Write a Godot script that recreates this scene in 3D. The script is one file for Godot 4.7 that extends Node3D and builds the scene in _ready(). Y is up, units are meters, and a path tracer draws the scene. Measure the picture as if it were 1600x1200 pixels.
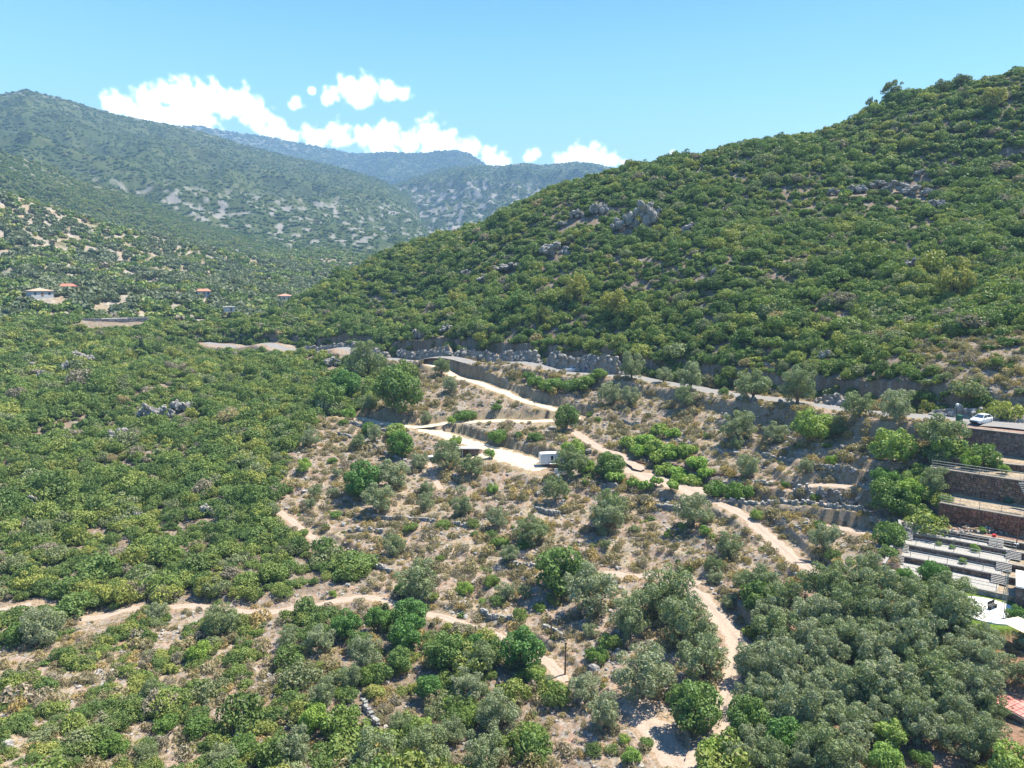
extends Node3D
# A terraced Greek hillside seen from the air: scrub-covered hill, olive terraces, road, garden walls, valley and mountains.
# Units are metres, y is up, the viewer looks along -z.

const EYE_HEIGHT := 60.0
const ANGLE_MIN := -0.84
const ANGLE_MAX := 0.84
const COLUMNS := 640
const ROWS := 500
const NEAR := 38.0
const FAR := 640.0


# cumulus clouds along the horizon, one list each: azimuth, height above the horizon, radius in degrees
const CLOUDS := [
	[-28.15, 11.88, 0.85, -27.20, 11.70, 0.78, -26.10, 12.29, 1.04, -24.87, 12.83, 0.96, -23.93, 12.84, 1.23, -22.40, 12.81, 1.25, -21.22, 12.54, 1.08, -20.14, 12.62, 1.22, -19.09, 11.85, 1.19, -17.88, 11.06, 0.93, -23.40, 11.31, 1.79, -25.85, 11.30, 1.31],
	[-13.80, 13.61, 0.70, -12.37, 14.29, 0.89, -10.96, 14.27, 0.99, -9.53, 14.07, 0.80, -8.33, 13.99, 0.62, -11.68, 13.72, 1.03],
	[-16.26, 12.99, 0.51],
	[-15.08, 13.92, 0.28],
	[-16.91, 10.45, 0.84, -15.07, 10.68, 0.94, -13.19, 10.90, 1.05, -11.30, 10.80, 0.96, -9.60, 11.17, 1.11, -7.92, 10.58, 0.97, -6.44, 11.17, 1.21, -4.97, 10.78, 0.97, -3.24, 10.25, 0.88, -1.75, 9.70, 0.79, -0.75, 9.42, 0.59, -9.87, 10.07, 1.26, -5.96, 10.16, 1.17],
	[1.40, 9.75, 0.49, 1.90, 9.98, 0.39],
	[3.99, 9.40, 0.79, 5.23, 9.80, 0.88, 6.46, 9.69, 0.88, 7.70, 9.34, 0.68, 8.68, 9.08, 0.39, 5.98, 9.09, 0.98],
	[12.28, 9.71, 0.29],
]
# ground heights read off as x, y, z
const GROUND_POINTS := [
	-46, 22.5, -41.6, -40.1, 15, -49.9, -20.9, 13.1, -52, 0, 13.1, -52, 20.2, 14.8, -50.1, 36.4, 19.2, -45.2, 46, 22.5, -41.6, -64.7, 16, -59.7, -50.8, 12.5, -64.4, -27.1, 9.2, -68.8,
	0, 9.8, -68, 24.9, 13.3, -63.3, 45.8, 17.1, -58.1, 58.8, 20, -54.2, -92.9, 13.5, -88.1, -73.1, 9.7, -95.2, -36.5, 9.7, -95.2, 0, 11.4, -92, 31.9, 16.1, -83.1, 57.8, 20.2, -75.4,
	72.6, 23.7, -68.8, -123.7, 14.8, -119.5, -96.2, 11.7, -127.9, -47.2, 12.6, -125.4, 0, 13.9, -122, 40.8, 19, -108.6, 57, 21.8, -101, -167.4, 21.5, -165, -131.8, 18.3, -178.6, -64, 19.4, -173.6,
	-31.7, 19.8, -172.1, 0, 21.4, -165, 28.7, 23.7, -155.4, 51.9, 27.1, -140.7, -208.8, 30.7, -208.4, -164.9, 28.2, -226.3, -116.4, 27.3, -232.5, -74.4, 27.2, -233.4, -35.9, 29.2, -219.1, 0, 31.2, -205,
	-42.3, 34.7, -259.6, -129.9, 34.6, -319.6, -77.8, 34.1, -286.6, -8.6, 34, -237.8, 19.4, 33.8, -214.1, 42.8, 33.6, -188.2, 59, 34, -161.6, 72.3, 35.7, -131.4, 80.6, 36.7, -109.5, 85.4, 38.4, -92.6,
	-246.9, 36.5, -248.1, -202.3, 33.5, -279.5, -159.8, 32.1, -294.4, -281.4, 44.6, -284.3, -230.8, 42.6, -320.6, -182.9, 41.6, -338.8, -148.7, 41.3, -344.3, 300.4, 172, -321.5, 226.4, 151.4, -329.8, 174.7, 141.1, -337.5,
	118.2, 124.4, -340, 63.7, 115.6, -364.5, 0, 98.3, -385, -34.8, 86.2, -393.5, -70, 73.2, -393.8, -102.3, 57.3, -381.5, -125.9, 42.6, -350, -132.4, 35.6, -326.1, 82, 69, -230.9, 130.4, 93.8, -270.2,
	47.6, 70.4, -267.8, 23.3, 58.6, -261, -27.6, 58.4, -308.8, 127.8, 68, -205.5, 166.7, 105.8, -273.1, 112.3, 52.7, -147, 90.4, 48.7, -167.1, 68.5, 47.1, -190, 39.3, 47.2, -218.5, 0, 45.6, -245,
	-58.3, 46.8, -324.8, -89.9, 43.4, -333.1, 156, 66.8, -175.7, 207.7, 96.3, -216.5, 90.7, 46.3, -131.8, 78.8, 32.4, -106.5, 76.8, 31.4, -103.5, 68.9, 30.8, -109.4, 71.9, 27.6, -101.4, 72.4, 25.4, -96.5,
	62.5, 24.1, -95, 60.3, 22.8, -91.3, 59.1, 21.7, -86.6, 58.1, 21.2, -81.3, 80.4, 28.5, -95.7, 73.2, 21.4, -80.9, 53.7, 24, -95.3, 50.8, 19.6, -78, 54.7, 20.6, -72.9, 48.6, 21, -85.3,
	58.9, 20.8, -72.1, 76.5, 36.5, -122.7, 81, 36.5, -119.2, 85.2, 36.5, -115.9, 91.3, 36.5, -110.3, 99.7, 36.5, -103.1, 81.2, 37, -123.1, 87.7, 37, -119.5, 95.1, 37, -115.1, 348.4, 158, -373,
	450.5, 112, -482.3, 262.6, 137.4, -382.5, 339.6, 91.4, -494.7, 202.6, 127.1, -391.5, 262, 81.1, -506.2, 137.1, 110.4, -394.4, 177.3, 64.4, -510.1, 73.9, 101.6, -422.8, 95.5, 55.6, -546.7, 0, 84.3, -446.6,
	0, 38.3, -577.5, -81.2, 59.2, -456.8, -105, 13.2, -590.7, -133.7, 35.9, -426.1, -172.9, -10.1, -551, -153.6, 21.6, -378.3, -198.6, -24.4, -489.2, -315.1, 36.6, -318.4, -422.1, 4.6, -426.5, -258.4, 34.6, -359.1,
	-346.1, 2.6, -480.9, -204.8, 33.6, -379.4, -274.3, 1.6, -508.2, -166.5, 33.3, -385.6, -223, 1.3, -516.4,
]
# trees and large bushes: x, z, crown radius, kind (0 olive 1 broadleaf 2 light green 3 dark bush 4 thicket 5 vine row), place
const PLANTS := [
	-31.49, -193.01, 6.89, 1, 1, -31.37, -145.1, 4.19, 1, 1, -26.8, -166.2, 3.46, 1, 1, -36.88, -179.21, 1.98, 1, 1, -50.75, -214.62, 4.89, 1, 9,
	-52.1, -200.44, 4.95, 1, 9, 13.52, -173.52, 3.35, 1, 1, 20.29, -144.31, 3.35, 1, 1, 59.72, -107.97, 3.53, 1, 8, 60.85, -112.38, 2.4, 1, 8,
	7.36, -103.82, 4.34, 1, 3, 1.4, -85.69, 2.98, 1, 5, 19.56, -70.58, 3.04, 1, 3, 24.54, -68, 2.06, 1, 4, -14.79, -96.97, 2.78, 1, 5,
	-14.39, -92.2, 2.66, 1, 5, -8.83, -87.51, 2.79, 1, 5, -10.34, -80.87, 1.81, 1, 5, -14.62, -86.73, 1.93, 1, 5, -23.66, -95.2, 2.28, 1, 5,
	27.23, -64.69, 1.91, 1, 4, -19.43, -96.9, 2.04, 1, 5, -21.13, -91.78, 1.77, 1, 5, -4.77, -90.47, 1.48, 1, 5, -17.97, -205.55, 2.34, 0, 1,
	-22.81, -228.56, 2.91, 0, 1, -23.41, -189.47, 1.56, 0, 1, -40.33, -196.22, 2.69, 0, 1, -47.43, -232.69, 5.82, 0, 1, -37.99, -171.84, 1.74, 0, 1,
	-34.53, -174.57, 2.01, 0, 1, -21.13, -158.75, 2.06, 0, 1, -14.6, -156.53, 2.97, 0, 1, -8.82, -151.25, 2.6, 0, 1, -25.77, -147.88, 3.58, 0, 1,
	-26.72, -136.56, 3.06, 0, 1, -17.4, -138.31, 1.81, 0, 1, -18.08, -145.15, 1.49, 0, 1, -10.69, -143.73, 1.2, 0, 1, -9.93, -134.72, 2.02, 0, 1,
	-41.8, -145.92, 1.5, 0, 1, -38.11, -146.34, 1.23, 0, 1, -39.56, -156.41, 1.16, 0, 1, -41.01, -139.56, 1.17, 0, 1, -50.26, -172.78, 2.23, 0, 9,
	32.59, -191.73, 3.32, 0, 0, 26.1, -184.54, 3.04, 0, 1, 30.64, -181.41, 2.49, 0, 0, 12.18, -146.31, 3.39, 0, 1, 8.78, -136.82, 2.55, 0, 1,
	18.16, -125.55, 3.06, 0, 2, 45.12, -178.36, 3.42, 0, 0, 42.58, -171.43, 2.51, 0, 0, 40.52, -188.01, 2.14, 0, 0, 54.69, -159.55, 3.8, 0, 0,
	61.46, -150.79, 3.73, 0, 0, 62.37, -133.21, 1.96, 0, 2, 65.25, -131.82, 2.55, 0, 2, 48.16, -147.83, 3.27, 0, 2, 53.55, -141.43, 2.35, 0, 2,
	45.32, -132.38, 2.21, 0, 2, 53.42, -125.44, 1.4, 0, 2, 46.9, -144.65, 1.33, 0, 2, 31.68, -119.48, 2.91, 0, 2, 68.44, -124.43, 3.09, 0, 8,
	70.46, -114.09, 3.48, 0, 8, 65.5, -106.73, 1.99, 0, 8, 40.17, -87.32, 2.16, 0, 4, 36.74, -82.81, 1.98, 0, 4, 41.3, -81.77, 2.19, 0, 4,
	45.31, -83.76, 2.32, 0, 4, 45.1, -78.77, 2.26, 0, 4, 49.29, -79.64, 2.28, 0, 4, 49.82, -76.07, 2.04, 0, 4, 51.93, -77.12, 1.7, 0, 4,
	51.53, -73.09, 1.55, 0, 4, 45.35, -73.85, 2.28, 0, 4, 48.63, -72.31, 1.74, 0, 4, 40.45, -73.77, 2, 0, 4, 37.8, -77.27, 2.01, 0, 4,
	32.17, -80.99, 2.26, 0, 4, 30.89, -74.48, 2.16, 0, 4, 34.07, -71.94, 2.09, 0, 4, 35.87, -69.58, 1.96, 0, 4, 27.16, -70.83, 2, 0, 4,
	29.82, -67.79, 2.12, 0, 4, 33.29, -65.39, 1.92, 0, 4, 39.62, -69.2, 2.29, 0, 4, 43.08, -68.33, 2.26, 0, 4, 47.46, -67.22, 1.83, 0, 4,
	39.23, -64.76, 1.96, 0, 4, 44.62, -67.52, 1.44, 0, 4, 41.78, -60.98, 1.62, 0, 4, 44, -60.59, 1.55, 0, 4, 30.03, -61.17, 2.05, 0, 4,
	39.47, -63.14, 1.55, 0, 4, 51.88, -67.82, 1.18, 0, 4, 56.05, -72.68, 1.05, 0, 4, 47.22, -64.26, 1.07, 0, 4, 34.14, -92.35, 1.93, 0, 4,
	42.75, -88.49, 1.68, 0, 4, 28.27, -77.28, 2.09, 0, 4, 22, -63.96, 1.26, 0, 4, 11.18, -96.55, 3.5, 0, 3, 21.39, -93.16, 3.74, 0, 3,
	15.84, -89.71, 2.84, 0, 3, 22.24, -85.6, 3.21, 0, 3, 22.38, -78.87, 2.75, 0, 3, 15.25, -77.08, 3.14, 0, 3, 8.67, -77.8, 1.89, 0, 3,
	10.3, -72.92, 1.78, 0, 3, 10.47, -91.18, 1.05, 0, 3, 4.57, -81.55, 0.79, 0, 3, 25.79, -72.84, 1.28, 0, 4, 30.15, -100.22, 1.14, 0, 3,
	32.77, -93.43, 1.69, 0, 4, 29.99, -92.83, 1.15, 0, 3, -2.64, -128.48, 1.87, 0, 1, 3.18, -121.08, 2.85, 0, 1, -0.44, -115.65, 1.64, 0, 1,
	17.13, -122.19, 2.98, 0, 2, 34.25, -107.14, 2.02, 0, 2, -0.97, -102.54, 1.46, 0, 9, 1.95, -102.72, 1.17, 0, 9, 30.74, -102.7, 1.36, 0, 3,
	16.05, -116.05, 0.87, 0, 2, -20.98, -120.66, 1.93, 0, 9, -14.76, -105.38, 3.31, 0, 9, -47.57, -135.77, 1.4, 0, 9, 46.24, -100.5, 2.08, 0, 2,
	-5.46, -80.6, 1.96, 0, 5, -4.12, -85.61, 1.98, 0, 5, -19.23, -87.68, 1.95, 0, 5, -26.38, -91.69, 2.03, 0, 5, -20.29, -83.27, 1.45, 0, 5,
	-12.59, -73.67, 1.44, 0, 5, -1.45, -74.59, 2.19, 0, 5, -6.65, -73.21, 1.43, 0, 5, -8.79, -67.32, 2.46, 0, 5, -13.98, -66.82, 2.44, 0, 5,
	-2.86, -67.7, 2.2, 0, 5, -23.02, -69.38, 1.71, 0, 5, -22.9, -79.99, 1.56, 0, 5, -66.26, -94.26, 2.53, 0, 5, -53.4, -100.9, 1.54, 0, 5,
	-43.93, -80.97, 1.42, 0, 5, -38.68, -68.89, 1.36, 0, 5, -42.09, -96.88, 2.32, 0, 5, -30.03, -67.84, 1.47, 0, 5, -31.41, -93.7, 1.62, 0, 5,
	-16.1, -184.99, 1.27, 2, 1, -44.86, -192.21, 2.11, 2, 1, -29.68, -176.47, 2.6, 2, 1, -13.75, -169.67, 1.56, 2, 1, -47.62, -158.25, 1.83, 2, 9,
	-5.21, -161.25, 1.34, 2, 1, -4, -143.27, 1.33, 2, 1, 20.63, -181.79, 1.17, 2, 1, 21.74, -175.63, 0.81, 2, 1, 13.62, -155.46, 2.73, 2, 1,
	15.9, -146.77, 1.91, 2, 1, 15.14, -141.73, 0.79, 2, 1, 58.69, -135.76, 3.88, 2, 2, 57.65, -124.95, 1.04, 2, 2, 64.1, -116.65, 3.56, 2, 8,
	70.05, -112.03, 2.18, 2, 8, 61.63, -107.15, 2.4, 2, 8, 71.62, -107.84, 1.6, 2, 8, 74.92, -105, 0.88, 2, 8, 36.42, -63.07, 1.49, 2, 4,
	34.31, -59.6, 1.53, 2, 4, 43.78, -56.86, 1.74, 2, 4, 3.04, -82.84, 1.28, 2, 5, 11.97, -69.82, 0.68, 2, 3, 12.29, -66.51, 1.11, 2, 3,
	20.2, -64.29, 1.9, 2, 3, 32.28, -114.66, 0.97, 2, 2, 26.68, -117.46, 0.72, 2, 2, 29.83, -119.25, 0.78, 2, 2, -7.45, -106.15, 1.41, 2, 9,
	-4.45, -101.7, 0.68, 2, 5, -28.29, -106.32, 0.66, 2, 9, -22.49, -74.83, 1.83, 2, 5, -7.86, -78.47, 0.95, 2, 5, -42.65, -90.57, 1.57, 2, 5,
	-10.11, -75.04, 1.25, 2, 5, 41.87, -117.28, 1.1, 2, 2, -12.6, -188.73, 3.28, 3, 1, -4.36, -190.86, 1.75, 3, 1, -3.03, -173.38, 3.19, 3, 1,
	-45.28, -186.92, 1.54, 3, 1, -48.27, -148.7, 1.11, 3, 9, -42.5, -164.19, 1.37, 3, 1, 5.63, -170.13, 2.04, 3, 1, 11.23, -198.89, 4.17, 3, 1,
	7.02, -202.81, 3.14, 3, 1, 16.14, -196.71, 3.23, 3, 1, 20.56, -196.3, 3.94, 3, 1, 24.26, -197.36, 2.7, 3, 1, 4.72, -207.43, 2.27, 3, 1,
	51.46, -170.35, 1.4, 3, 0, 43.1, -153.62, 1.06, 3, 2, 38.47, -128.46, 2.63, 3, 2, 42.19, -126.76, 2.6, 3, 2, 49.43, -124.92, 0.99, 3, 2,
	52.34, -118.41, 1.1, 3, 2, 75.06, -107.84, 1.3, 3, 8, 10.9, -85.81, 1.49, 3, 3, 1.75, -71.48, 2.31, 3, 5, 14.18, -68.87, 0.84, 3, 3,
	4.27, -99.65, 0.85, 3, 3, -2.28, -121.1, 1.82, 3, 1, 1.81, -119.99, 1.36, 3, 1, -3.06, -107.76, 1.43, 3, 9, 3.97, -99.11, 0.94, 3, 3,
	-19.21, -129.74, 1.52, 3, 1, -13.17, -130.24, 1.46, 3, 1, -17.57, -106.97, 1.42, 3, 9, -12.53, -117.58, 0.89, 3, 9, -6.86, -125.97, 0.83, 3, 1,
	-39.25, -128.74, 1.09, 3, 9, -34.9, -135.76, 1.27, 3, 1, -18.39, -84.53, 1.64, 3, 5, -5.04, -75.97, 1.67, 3, 5, -18.82, -74.07, 2.68, 3, 5,
	-25.93, -69.81, 2.06, 3, 5, -21.29, -81.88, 0.99, 3, 5, -26.33, -78.61, 1, 3, 5, -69.57, -94.26, 2.26, 3, 5, -39.6, -75.12, 1.65, 3, 5,
	-35.42, -74.28, 1.82, 3, 5, -29.61, -71.53, 1.76, 3, 5, -42.55, -69.37, 1.64, 3, 5, -41.43, -78.14, 1.71, 3, 5, 39.21, -76.93, 1.11, 3, 4,
	38.16, -60.62, 0.95, 3, 4, 48.95, -108.84, 1.12, 3, 2, 50.28, -86.79, 1.4, 1, 4, 53.87, -86.59, 1.81, 1, 4, 58.35, -77.73, 0.97, 1, 4,
	60.2, -96.01, 0.36, 2, 4, 61.34, -94.79, 0.4, 2, 4, 63.81, -93.64, 0.57, 2, 4, 60.81, -91.44, 0.47, 2, 4, 67.23, -92.53, 0.39, 2, 4,
	66.7, -96.84, 0.55, 2, 8, 57.97, -89.71, 0.34, 2, 4, 26.85, -157.58, 2.47, 4, 6, 30.51, -157.82, 2.47, 4, 6, 34.11, -161.39, 2.23, 4, 6,
	36.75, -158.63, 1.9, 4, 6, 28.21, -152.9, 2.4, 4, 6, 31.53, -151.95, 2.52, 4, 6, 34.25, -148.45, 2.61, 4, 6, 37.41, -147.39, 2.31, 4, 6,
	32.11, -144.66, 2.41, 4, 6, 34.72, -141.54, 2.49, 4, 6, 37.96, -141.54, 2.49, 4, 6, 38.9, -137.67, 1.91, 4, 6, 35.62, -137.2, 2.16, 4, 6,
	33.76, -139.02, 1.93, 4, 6, 31.48, -148.2, 2.33, 4, 6, 20.94, -140.19, 1.82, 5, 7, 24.35, -138.05, 1.41, 5, 7, 26.12, -135.11, 1.51, 5, 7,
	28.43, -135.42, 1.26, 5, 7, 30.71, -132.07, 1.48, 5, 7, 43.09, -73.72, 1.5, 0, 4, 30.88, -65.67, 1.31, 0, 4, 40.72, -76.87, 2, 0, 4,
	35.34, -78.6, 1.91, 0, 4, 27.51, -61.11, 1.26, 0, 4, 31.16, -60.18, 1.39, 0, 4, 33.21, -69.14, 1.72, 0, 4, 38.05, -67.92, 1.64, 0, 4,
	38.54, -72.19, 1.41, 0, 4, 47.95, -82.49, 1.77, 0, 4, 33.19, -63.18, 1.58, 0, 4, 24.24, -65.32, 1.37, 0, 4, 35.29, -87.14, 1.95, 0, 4,
	49.77, -69.58, 1.77, 0, 4, 45.82, -65.63, 1.42, 0, 4, 24.37, -61.9, 1.58, 0, 4, 27.11, -68.33, 1.38, 0, 4, 42, -66.23, 1.67, 0, 4,
	43.05, -64.34, 1.44, 0, 4, 38.85, -80.55, 1.93, 0, 4, 36.37, -65.3, 1.31, 0, 4, 30.86, -71.62, 1.68, 0, 4, 52.99, -81.48, 1.99, 0, 4,
	45.97, -88.1, 1.8, 0, 4, 46.6, -70.43, 1.57, 0, 4, 28.83, -74.82, 1.49, 0, 4, 35.58, -75.39, 1.85, 0, 4, 30.95, -78.57, 1.89, 0, 4,
	28.76, -63.32, 1.51, 0, 4, 41.22, -68.44, 1.33, 0, 4, 32.81, -85.35, 1.82, 0, 4, 43.87, -81.39, 1.82, 0, 4, 48.11, -77.56, 1.68, 0, 4,
	43.4, -76.31, 1.71, 0, 4,
]
# roads and tracks: half width, cut below the slope, surface (0 asphalt 1 pale track 2 red earth), number of points
const ROAD_HEADS := [
	3.1, 0, 0, 21,
	1.7, -1, 1, 9,
	1.8, -1, 1, 9,
	2.4, -1.3, 1, 6,
	3.4, -0.8, 1, 4,
	1.3, 0, 2, 5,
	3.2, -0.4, 2, 5,
	1.3, -0.2, 2, 6,
	1.1, -0.2, 2, 6,
	1.1, -0.2, 2, 4,
	0.9, -0.1, 2, 18,
	2.6, 0, 2, 4,
	1.4, 0, 2, 9,
	2, 0, 2, 4,
	1.1, 0, 2, 4,
	0.6, 0, 2, 3,
	0.8, 0, 2, 5,
	1, 0, 2, 4,
]
const ROAD_POINTS := [
	-139.5, -323.4, -131.6, -320.4, -123.9, -315.3, -104.9, -305.3, -77.4, -285.1, -58.8, -270.6, -40.7, -256.8, -22, -242.7, 0, -224.2, 19.2, -211.3, 29.2, -200.8, 42.7, -187.5,
	52.2, -173.6, 59, -161.4, 66.4, -145.1, 72.2, -131.3, 77, -123.4, 81, -119.2, 85.2, -115.9, 91.7, -110.8, 90.9, -93.9, -38.5, -256.2, -31.4, -247.6, -23.7, -237.2,
	-16.5, -226.6, -7.6, -209.3, 0, -199.9, 5.3, -195.1, 12.1, -188.8, 17.6, -183.1, -44.8, -194.1, -36.7, -190.6, -27.4, -186.8, -21.4, -186.5, -13.7, -186.9, -3.4, -185.7,
	6.7, -183.5, 13.4, -183.1, 18.1, -183.1, -24.8, -186.5, -18.2, -180.4, -11.3, -175, -4.7, -169.5, 1.5, -163.7, 5.9, -159.2, -8.9, -166.3, -3, -162.8, 2.2, -159,
	7.2, -154.5, 14.7, -174.1, 18.2, -164.9, 21.2, -158.4, 24.6, -152.1, 27.6, -145.3, 25.5, -148.8, 28, -143.6, 30.4, -139.5, 34.3, -134.1, 37.3, -129.3, 36.3, -129.9,
	39, -122.9, 41.3, -116, 42.3, -107.2, 42.4, -99.8, 42.3, -94.1, 37.6, -128, 41.9, -124.8, 45.4, -121.7, 50.3, -117.2, 54.7, -112.7, 57.6, -109.1, 50.4, -123.2,
	54.6, -119.8, 57.5, -116.8, 60.1, -114.4, -76.4, -92.5, -74.5, -97.2, -72.2, -100.6, -68.7, -102, -63.1, -103.4, -58.2, -105.2, -50.2, -105.4, -45.8, -104.6, -39.4, -103.4,
	-31.7, -103.9, -24.2, -105.9, -18.9, -104.7, -14.6, -102.1, -9.4, -98.7, -3.6, -94.5, 0, -91.6, 4.2, -87.4, 6.8, -82.6, -79.6, -96.7, -79.2, -101.2, -77.5, -104.3,
	-75.3, -106.2, 24.9, -103.2, 26.8, -97.2, 28, -90.1, 28.6, -84.6, 26.4, -79.4, 24.5, -74.8, 21.9, -70.2, 18.5, -64.8, 15.1, -58.5, 14, -77.9, 15, -73.1,
	16.3, -69.2, 17.3, -65, 13.9, -108.5, 20.1, -106.1, 25.4, -102.9, 28, -100.2, -20, -164, -18.1, -156.2, -15.1, -147.1, -48.9, -140.8, -43.5, -134.6, -37.1, -127.6,
	-31, -122, -25.5, -117.5, 50.1, -110.3, 52.5, -107.7, 54.9, -104.5, 56.6, -102.1,
]
const OPEN_GROUND := [
	-34.5, -250.8, 35, -191.9, 58.3, -159.5, 70.8, -130.9, 70.3, -119.3, 66.3, -111.7, 60, -107.1, 56.6, -102.1, 48.4, -89.7, 41.3, -88.7, 34, -94.1, 29.4, -82.9,
	26.3, -77.6, 23.2, -69.8, 19.3, -60.7, 1.9, -63.5, 5, -72.7, 6.2, -80.4, 2.6, -90.3, -9.2, -96.1, -15.3, -100.1, -23.5, -102.6, -31, -101.5, -48.9, -102.6,
	-67.2, -98.8, -69.8, -103, -59.2, -107.2, -38.6, -106.9, -25.1, -110.3, -22, -116.3, -32, -121.1, -44.8, -129, -49.8, -139.6, -50.4, -148.9, -54, -173.1, -52.9, -192.4,
	-43.5, -198, -31.2, -228.6,
]
const OLIVE_GROVE := [
	29.1, -83, 34.6, -91, 44.5, -94, 52.2, -92.2, 56.8, -88.3, 60.3, -83.3, 60.3, -74.8, 46.5, -52, 19.3, -58.8, 25, -73.5,
]
const LOW_SCRUB := [
	-85.4, -88.9, -67.2, -98.8, -48.9, -102.6, -37.1, -102.3, -32.4, -93.7, -34, -83.5, -29.9, -64.3, -59.9, -54.9,
]
const MIXED_SCRUB := [
	-35, -101.8, -23.4, -102.1, -15.2, -99.6, -9.2, -95.6, 2.6, -89.9, 6.2, -80.1, 5, -72.5, 1.9, -63.5, -29.9, -64.3, -34, -83.5, -32.4, -93.7,
]
const DRY_SLOPE := [
	91.4, -164.9, 90.5, -147.3, 100, -145.9, 108.4, -133.2, 97.3, -118.1, 89, -121.5, 82.9, -129.8, 81.7, -140.6,
]
# garden retaining walls, from the road down: top level, number of points
const WALL_HEADS := [
	36.3, 4, 32.5, 5, 31.4, 5, 27.8, 5, 25, 5, 24.2, 5, 23.4, 5, 22.6, 5, 21.8, 5,
]
const WALL_POINTS := [
	75.2, -116.4, 81.5, -110.8, 85.1, -107.5, 88.8, -104.8, 70, -110.5, 74, -108.1, 78.3, -105.7, 82.4, -103.4, 86.4, -101.3, 66, -108.7,
	70.8, -104.6, 75, -101, 78.6, -98.4, 82.3, -96.2, 63.7, -102, 67.3, -98.7, 71.3, -95.3, 74.4, -92.4, 77.5, -89.8, 57.8, -101.5,
	62.4, -97.9, 67.3, -94.3, 69.7, -92.6, 76.4, -88, 56.9, -99.6, 62.8, -95.5, 67.9, -91.6, 71, -89.6, 75.3, -86.6, 55, -97.1,
	60.6, -93.2, 65.3, -89.6, 69.2, -87.1, 73.6, -84.5, 53.1, -94.8, 58.5, -91.1, 63.3, -87.5, 67.5, -84.8, 71.8, -82.2, 50.3, -91.1,
	55.6, -87.6, 60.4, -84.1, 65, -81.2, 69.1, -78.7,
]
# bedrock outcrops: x, z, width, height
const OUTCROPS := [
	17.6, -292.1, 10.4, 7.8, 27.5, -311.6, 8.2, 4.9, 37.5, -308.3, 7.6, 8.1, 44.8, -289.8, 9, 7.7, 51.6, -288.1, 10.2, 11.7, 56.1, -296.2, 7.8, 7.3,
	66.5, -273.6, 7.3, 4.4, 69.8, -275.4, 4.9, 2.9, 0, -297.6, 11.9, 4, -10.7, -300.2, 6.7, 3.2, -20.4, -318, 4.2, 2.8, 119.2, -271.5, 5.2, 2.9,
	127.7, -269.4, 7.1, 5.2, 135.5, -271.2, 7.1, 3.8, 140.1, -266.3, 7.9, 4.7, 144, -260.4, 8.2, 4.6, 146.9, -257.5, 3.6, 3.2, 144.8, -247.5, 5.7, 4.8,
	114.7, -205.4, 6.6, 3.3, 119.6, -200.6, 3.6, 2.9, 152.2, -272, 4.3, 1.9, 64, -227.8, 3, 2.4, 21.9, -309.8, 4.4, 3.3, -175.4, -256.9, 4.7, 2.3,
	-170.4, -263.7, 2.9, 3.4, -158.9, -251.6, 3.2, 5.9, -168.5, -272.5, 5.4, 3.5, -162.2, -270.2, 4.9, 3.9, -162.9, -243.8, 3.1, 1.8, -105.2, -201.3, 4.1, 5.5,
	-98.6, -197.7, 4.7, 5.4, -97.7, -203.2, 4.8, 4.1, -93.6, -202.4, 5.6, 4.4, -103.7, -183.7, 5.8, 4.7, -101.1, -144.8, 3, 1.9, -147.2, -224.3, 3.7, 2,
	-62.6, -139.5, 3.3, 2, -75.5, -138.6, 1.8, 1, 74.1, -166.9, 3, 1.5, -57.2, -263.2, 4.8, 3.3, -64.2, -252.5, 5, 4.6, 0, -262.4, 3.3, 1.9,
	-35.3, -269.5, 4.9, 6.3, -23.7, -262.3, 5.2, 3.3,
]
# dry stone walls: points per wall
const STONE_WALL_COUNTS := [
	3, 3, 4, 2, 3, 2, 3, 2, 3, 3, 2, 2, 2, 2, 2, 2, 2, 2, 2, 2, 2, 2, 2, 2, 2, 2, 2,
]
const STONE_WALL_POINTS := [
	14, -143.2, 18.3, -140.8, 22.4, -137.8, 37.9, -130.7, 40.1, -128.5, 42.3, -126.2, 39.6, -125, 45, -120.6, 49.9, -116.1, 56.4, -109.7, 26.8, -128.1, 30.6, -126,
	49.7, -121.4, 54.3, -116.7, 57.3, -112.9, 45.4, -128.6, 48, -126, -44, -188, -37.3, -184.4, -31.5, -182.3, -45.1, -180.1, -40.7, -177.7, -37.7, -174.2, -31.2, -169,
	-26.1, -164.1, -28.9, -135.3, -22.6, -134.2, -14.9, -132.5, -30.9, -129, -24.2, -129.1, 4.5, -134.3, 9.2, -130.6, 0, -114.2, 5.3, -111.5, -4.7, -98.7, 0.5, -96.1,
	-23.5, -116.1, -18.9, -112.4, -18, -80, -15.3, -75.4, -15.7, -154.4, -12, -151.9, -15.5, -168.6, -13.7, -169.4, 26.3, -173.7, 31, -169, 58.7, -154.5, 59.1, -148.2,
	52, -162.4, 54.7, -157.2, 47.2, -110.6, 49.6, -107.8, 45.5, -149.6, 48.9, -145.5, 49.7, -137.9, 53.5, -131.5, 54.9, -126.2, 59.5, -118.8, -12.3, -131.5, -7.9, -129.5,
	4.5, -93.7, 7.4, -91,
]
const ROAD_CUT := [
	2.2, 4, -89.2, -299.2, -72.2, -285.3, -59.7, -275.1, -45.4, -264.4, 3.6, 4, -42.7, -262.4, -33.4, -254.5, -24.7, -247.5, -19.9, -243.8, 3.2, 4, -19.4, -243.8, -8.6, -236.4, 0, -226.7, 9.9, -219.1,
	5.2, 4, 10.3, -219.1, 17.5, -214.6, 24.5, -207.6, 31.8, -199.7, 2.5, 3, 65.2, -150.2, 66.8, -146.2, 68.7, -141.7, 1.8, 4, 76.1, -126.8, 79, -123.1, 82.7, -120.3, 87.3, -117.4,
]
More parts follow.
